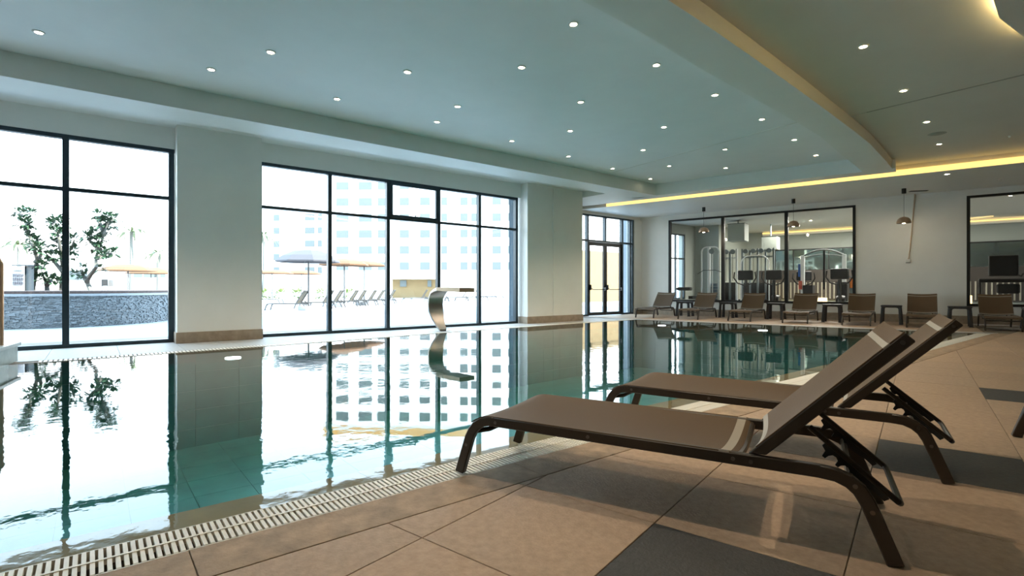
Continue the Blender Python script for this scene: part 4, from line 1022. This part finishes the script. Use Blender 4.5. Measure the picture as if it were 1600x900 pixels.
parasol(200, 34, 1.5, 2.1, 2.5, 'thatched parasol seen over the planter left of the pillar')
parasol(236, 42, 1.6, 2.15, 2.6, 'thatched parasol seen over the planter beside the window frame')
# hedge + palms
def bushes(name, spots, m, size, label, cat_, grp):
    for i, (u, v_, dp, r__) in enumerate(spots):
        q = PX(u, v_, dp); mb = MB(); leaf_cluster(mb, (q.x, q.y, r__ * .5), r__, 130, size); o_ = mb.build(name, m); tag(o_, label % ORD[i], cat_, grp)
bushes('hedge_shrub', [(188, 450, 30, .45), (212, 450, 30, .45), (236, 450, 30, .45), (260, 450, 30, .45), (120, 450, 30, .45), (25, 450, 30, .45)], shrub_m, .16, 'pale yellow green shrub beyond the planter, %s in the hedge line', 'shrub', 'shrubs beyond the planter')
bushes('hedge_shrub', [(412, 450, 45, .62), (437, 450, 45, .62), (463, 450, 46, .62), (500, 450, 46, .62), (545, 450, 48, .62)], shrub_m, .2, 'pale shrub behind the outdoor loungers, %s from the left', 'shrub', 'shrubs behind the outdoor loungers')
def palm(u, v_, dp, label):
    top = PX(u, v_, dp); r_ = empty('palm_tree', (top.x, top.y, -.05)); tag(r_, label, 'palm tree', 'distant palms')
    MB().tube([(top.x, top.y, -.05), (top.x + .1, top.y, top.z * .5), (top.x, top.y, top.z)], [.2, .15, .13], 8).build('trunk', bark, r_, smooth=True)
    for k in range(14):
        a_ = 2 * PI * k / 14 + random.uniform(-.1, .1); L_ = random.uniform(1.6, 2.1); up_ = random.uniform(.1, .9); mb = MB(); V = []
        for i in range(6):
            t = i / 5; rr_ = L_ * t; z = top.z + up_ * math.sin(t * PI * .8) * 1.0 - t * t * 1.1; wd = .16 * math.sin(PI * min(.98, t + .08)); dx, dy = math.cos(a_), math.sin(a_)
            V += [(top.x + dx * rr_ - dy * wd, top.y + dy * rr_ + dx * wd, z - .05), (top.x + dx * rr_, top.y + dy * rr_, z), (top.x + dx * rr_ + dy * wd, top.y + dy * rr_ - dx * wd, z - .05)]
        F = []
        for i in range(5): a0 = 3 * i; F += [(a0, a0 + 1, a0 + 4, a0 + 3), (a0 + 1, a0 + 2, a0 + 5, a0 + 4)]
        mb.add(V, F).build('frond', palm_m, r_)
palm(205, 362, 46, 'faint palm tree beyond the planter, nearer the crooked tree'); palm(247, 395, 48, 'faint palm tree beyond the planter, beside the window frame'); palm(412, 368, 60, 'faint palm tree at the left edge of the middle window'); palm(30, 382, 42, 'faint palm tree behind the slender tree')
# buildings
def building(name, u0, d0, u1, d1, z1, label, cols, rows, ww=1.5, wh=1.5, parapet=None, thick=12):
    A, B = PX(u0, 450, d0), PX(u1, 450, d1); A.z = B.z = 0; d = (B - A); L_ = d.length; d.normalize(); n_ = Vector((-d.y, d.x, 0))
    if n_.dot(CF) < 0: n_ = -n_
    r_ = empty(name, (A.x, A.y, -.05)); tag(r_, label, 'building')
    T = lambda a, b, z: tuple(A + d * a + n_ * b + Vector((0, 0, z)))
    MB().box(0, L_, 0, thick, -.05, z1, T).build('wall', facade, r_)
    if parapet: MB().box(parapet[0] * L_, parapet[1] * L_, -.15, thick, z1, z1 + parapet[2], T).build('parapet', facade2, r_)
    for (u, wf) in cols:
        # find a along the facade under pixel column u
        k = (u - 800) / 815; # point A + d*a : right/dep = k
        ar, af, dr, df = A.dot(CR), A.dot(CF), d.dot(CR), d.dot(CF); a = (k * af - ar) / (dr - k * df)
        for z in rows:
            w2 = ww * wf / 2
            f_ = MB().box(a - w2, a + w2, -.06, .0, z, z + wh, T).build('window', bwin, r_)
    return r_
rows_ = [1.3 + 3.1 * k for k in range(1, 8)]
building('hotel_block', 505, 101, 830, 99, 26.0, 'white hotel block with rows of windows and an ochre parapet outside the middle window',
         [(535, 1.6), (571, 1.7), (597, 1.1), (632, 1.2), (664, 1.3), (694, .8), (725, .95), (743, 1.1), (776, 1.1), (800, 1.0)], rows_, parapet=(0, .75, 1.3))
building('hotel_wing', 395, 124, 503, 122, 19.5, 'lower white hotel wing left of the main block, seen through the first wide pane', [(432, 1.0), (484, 1.6), (500, .7)], [1.3 + 3.1 * k for k in range(1, 6)])
building('low_villa', 180, 80, 268, 82, 5.4, 'low white villa with few windows beyond the planter', [(212, 1.2), (235, 1.2), (250, 1.0)], [2.6], thick=8)
building('low_villa', 100, 84, 140, 84, 4.6, 'small white villa seen left of the crooked tree', [(115, 1.2), (128, 1.2)], [2.2], thick=8)
pv = empty('pavilion', PX(640, 452, 52)); pv.location.z = -.05; tag(pv, 'low tan pavilion with a flat white roof behind the outdoor loungers', 'pavilion')
slab(613, 684, 436, 465.5, 52, 5).build('wall', tanw, pv); slab(600, 700, 429, 435.6, 51, 7).build('roof', facade, pv); slab(625, 635, 438, 448, 51.9, .09).build('window', bwin, pv); slab(668, 674, 438, 448, 51.9, .09).build('window', bwin, pv)
tw = MB().box(-26.0, -25.4, 24, 36, -.05, 3.6, W).build('garden_wall', tanw); tag(tw, 'sunlit sand coloured wall seen through the glass doors', 'wall')
print('tiles', ntile, 'objects', len(bpy.data.objects), 'tris', sum(len(o.data.polygons) for o in bpy.data.objects if o.type == 'MESH'))
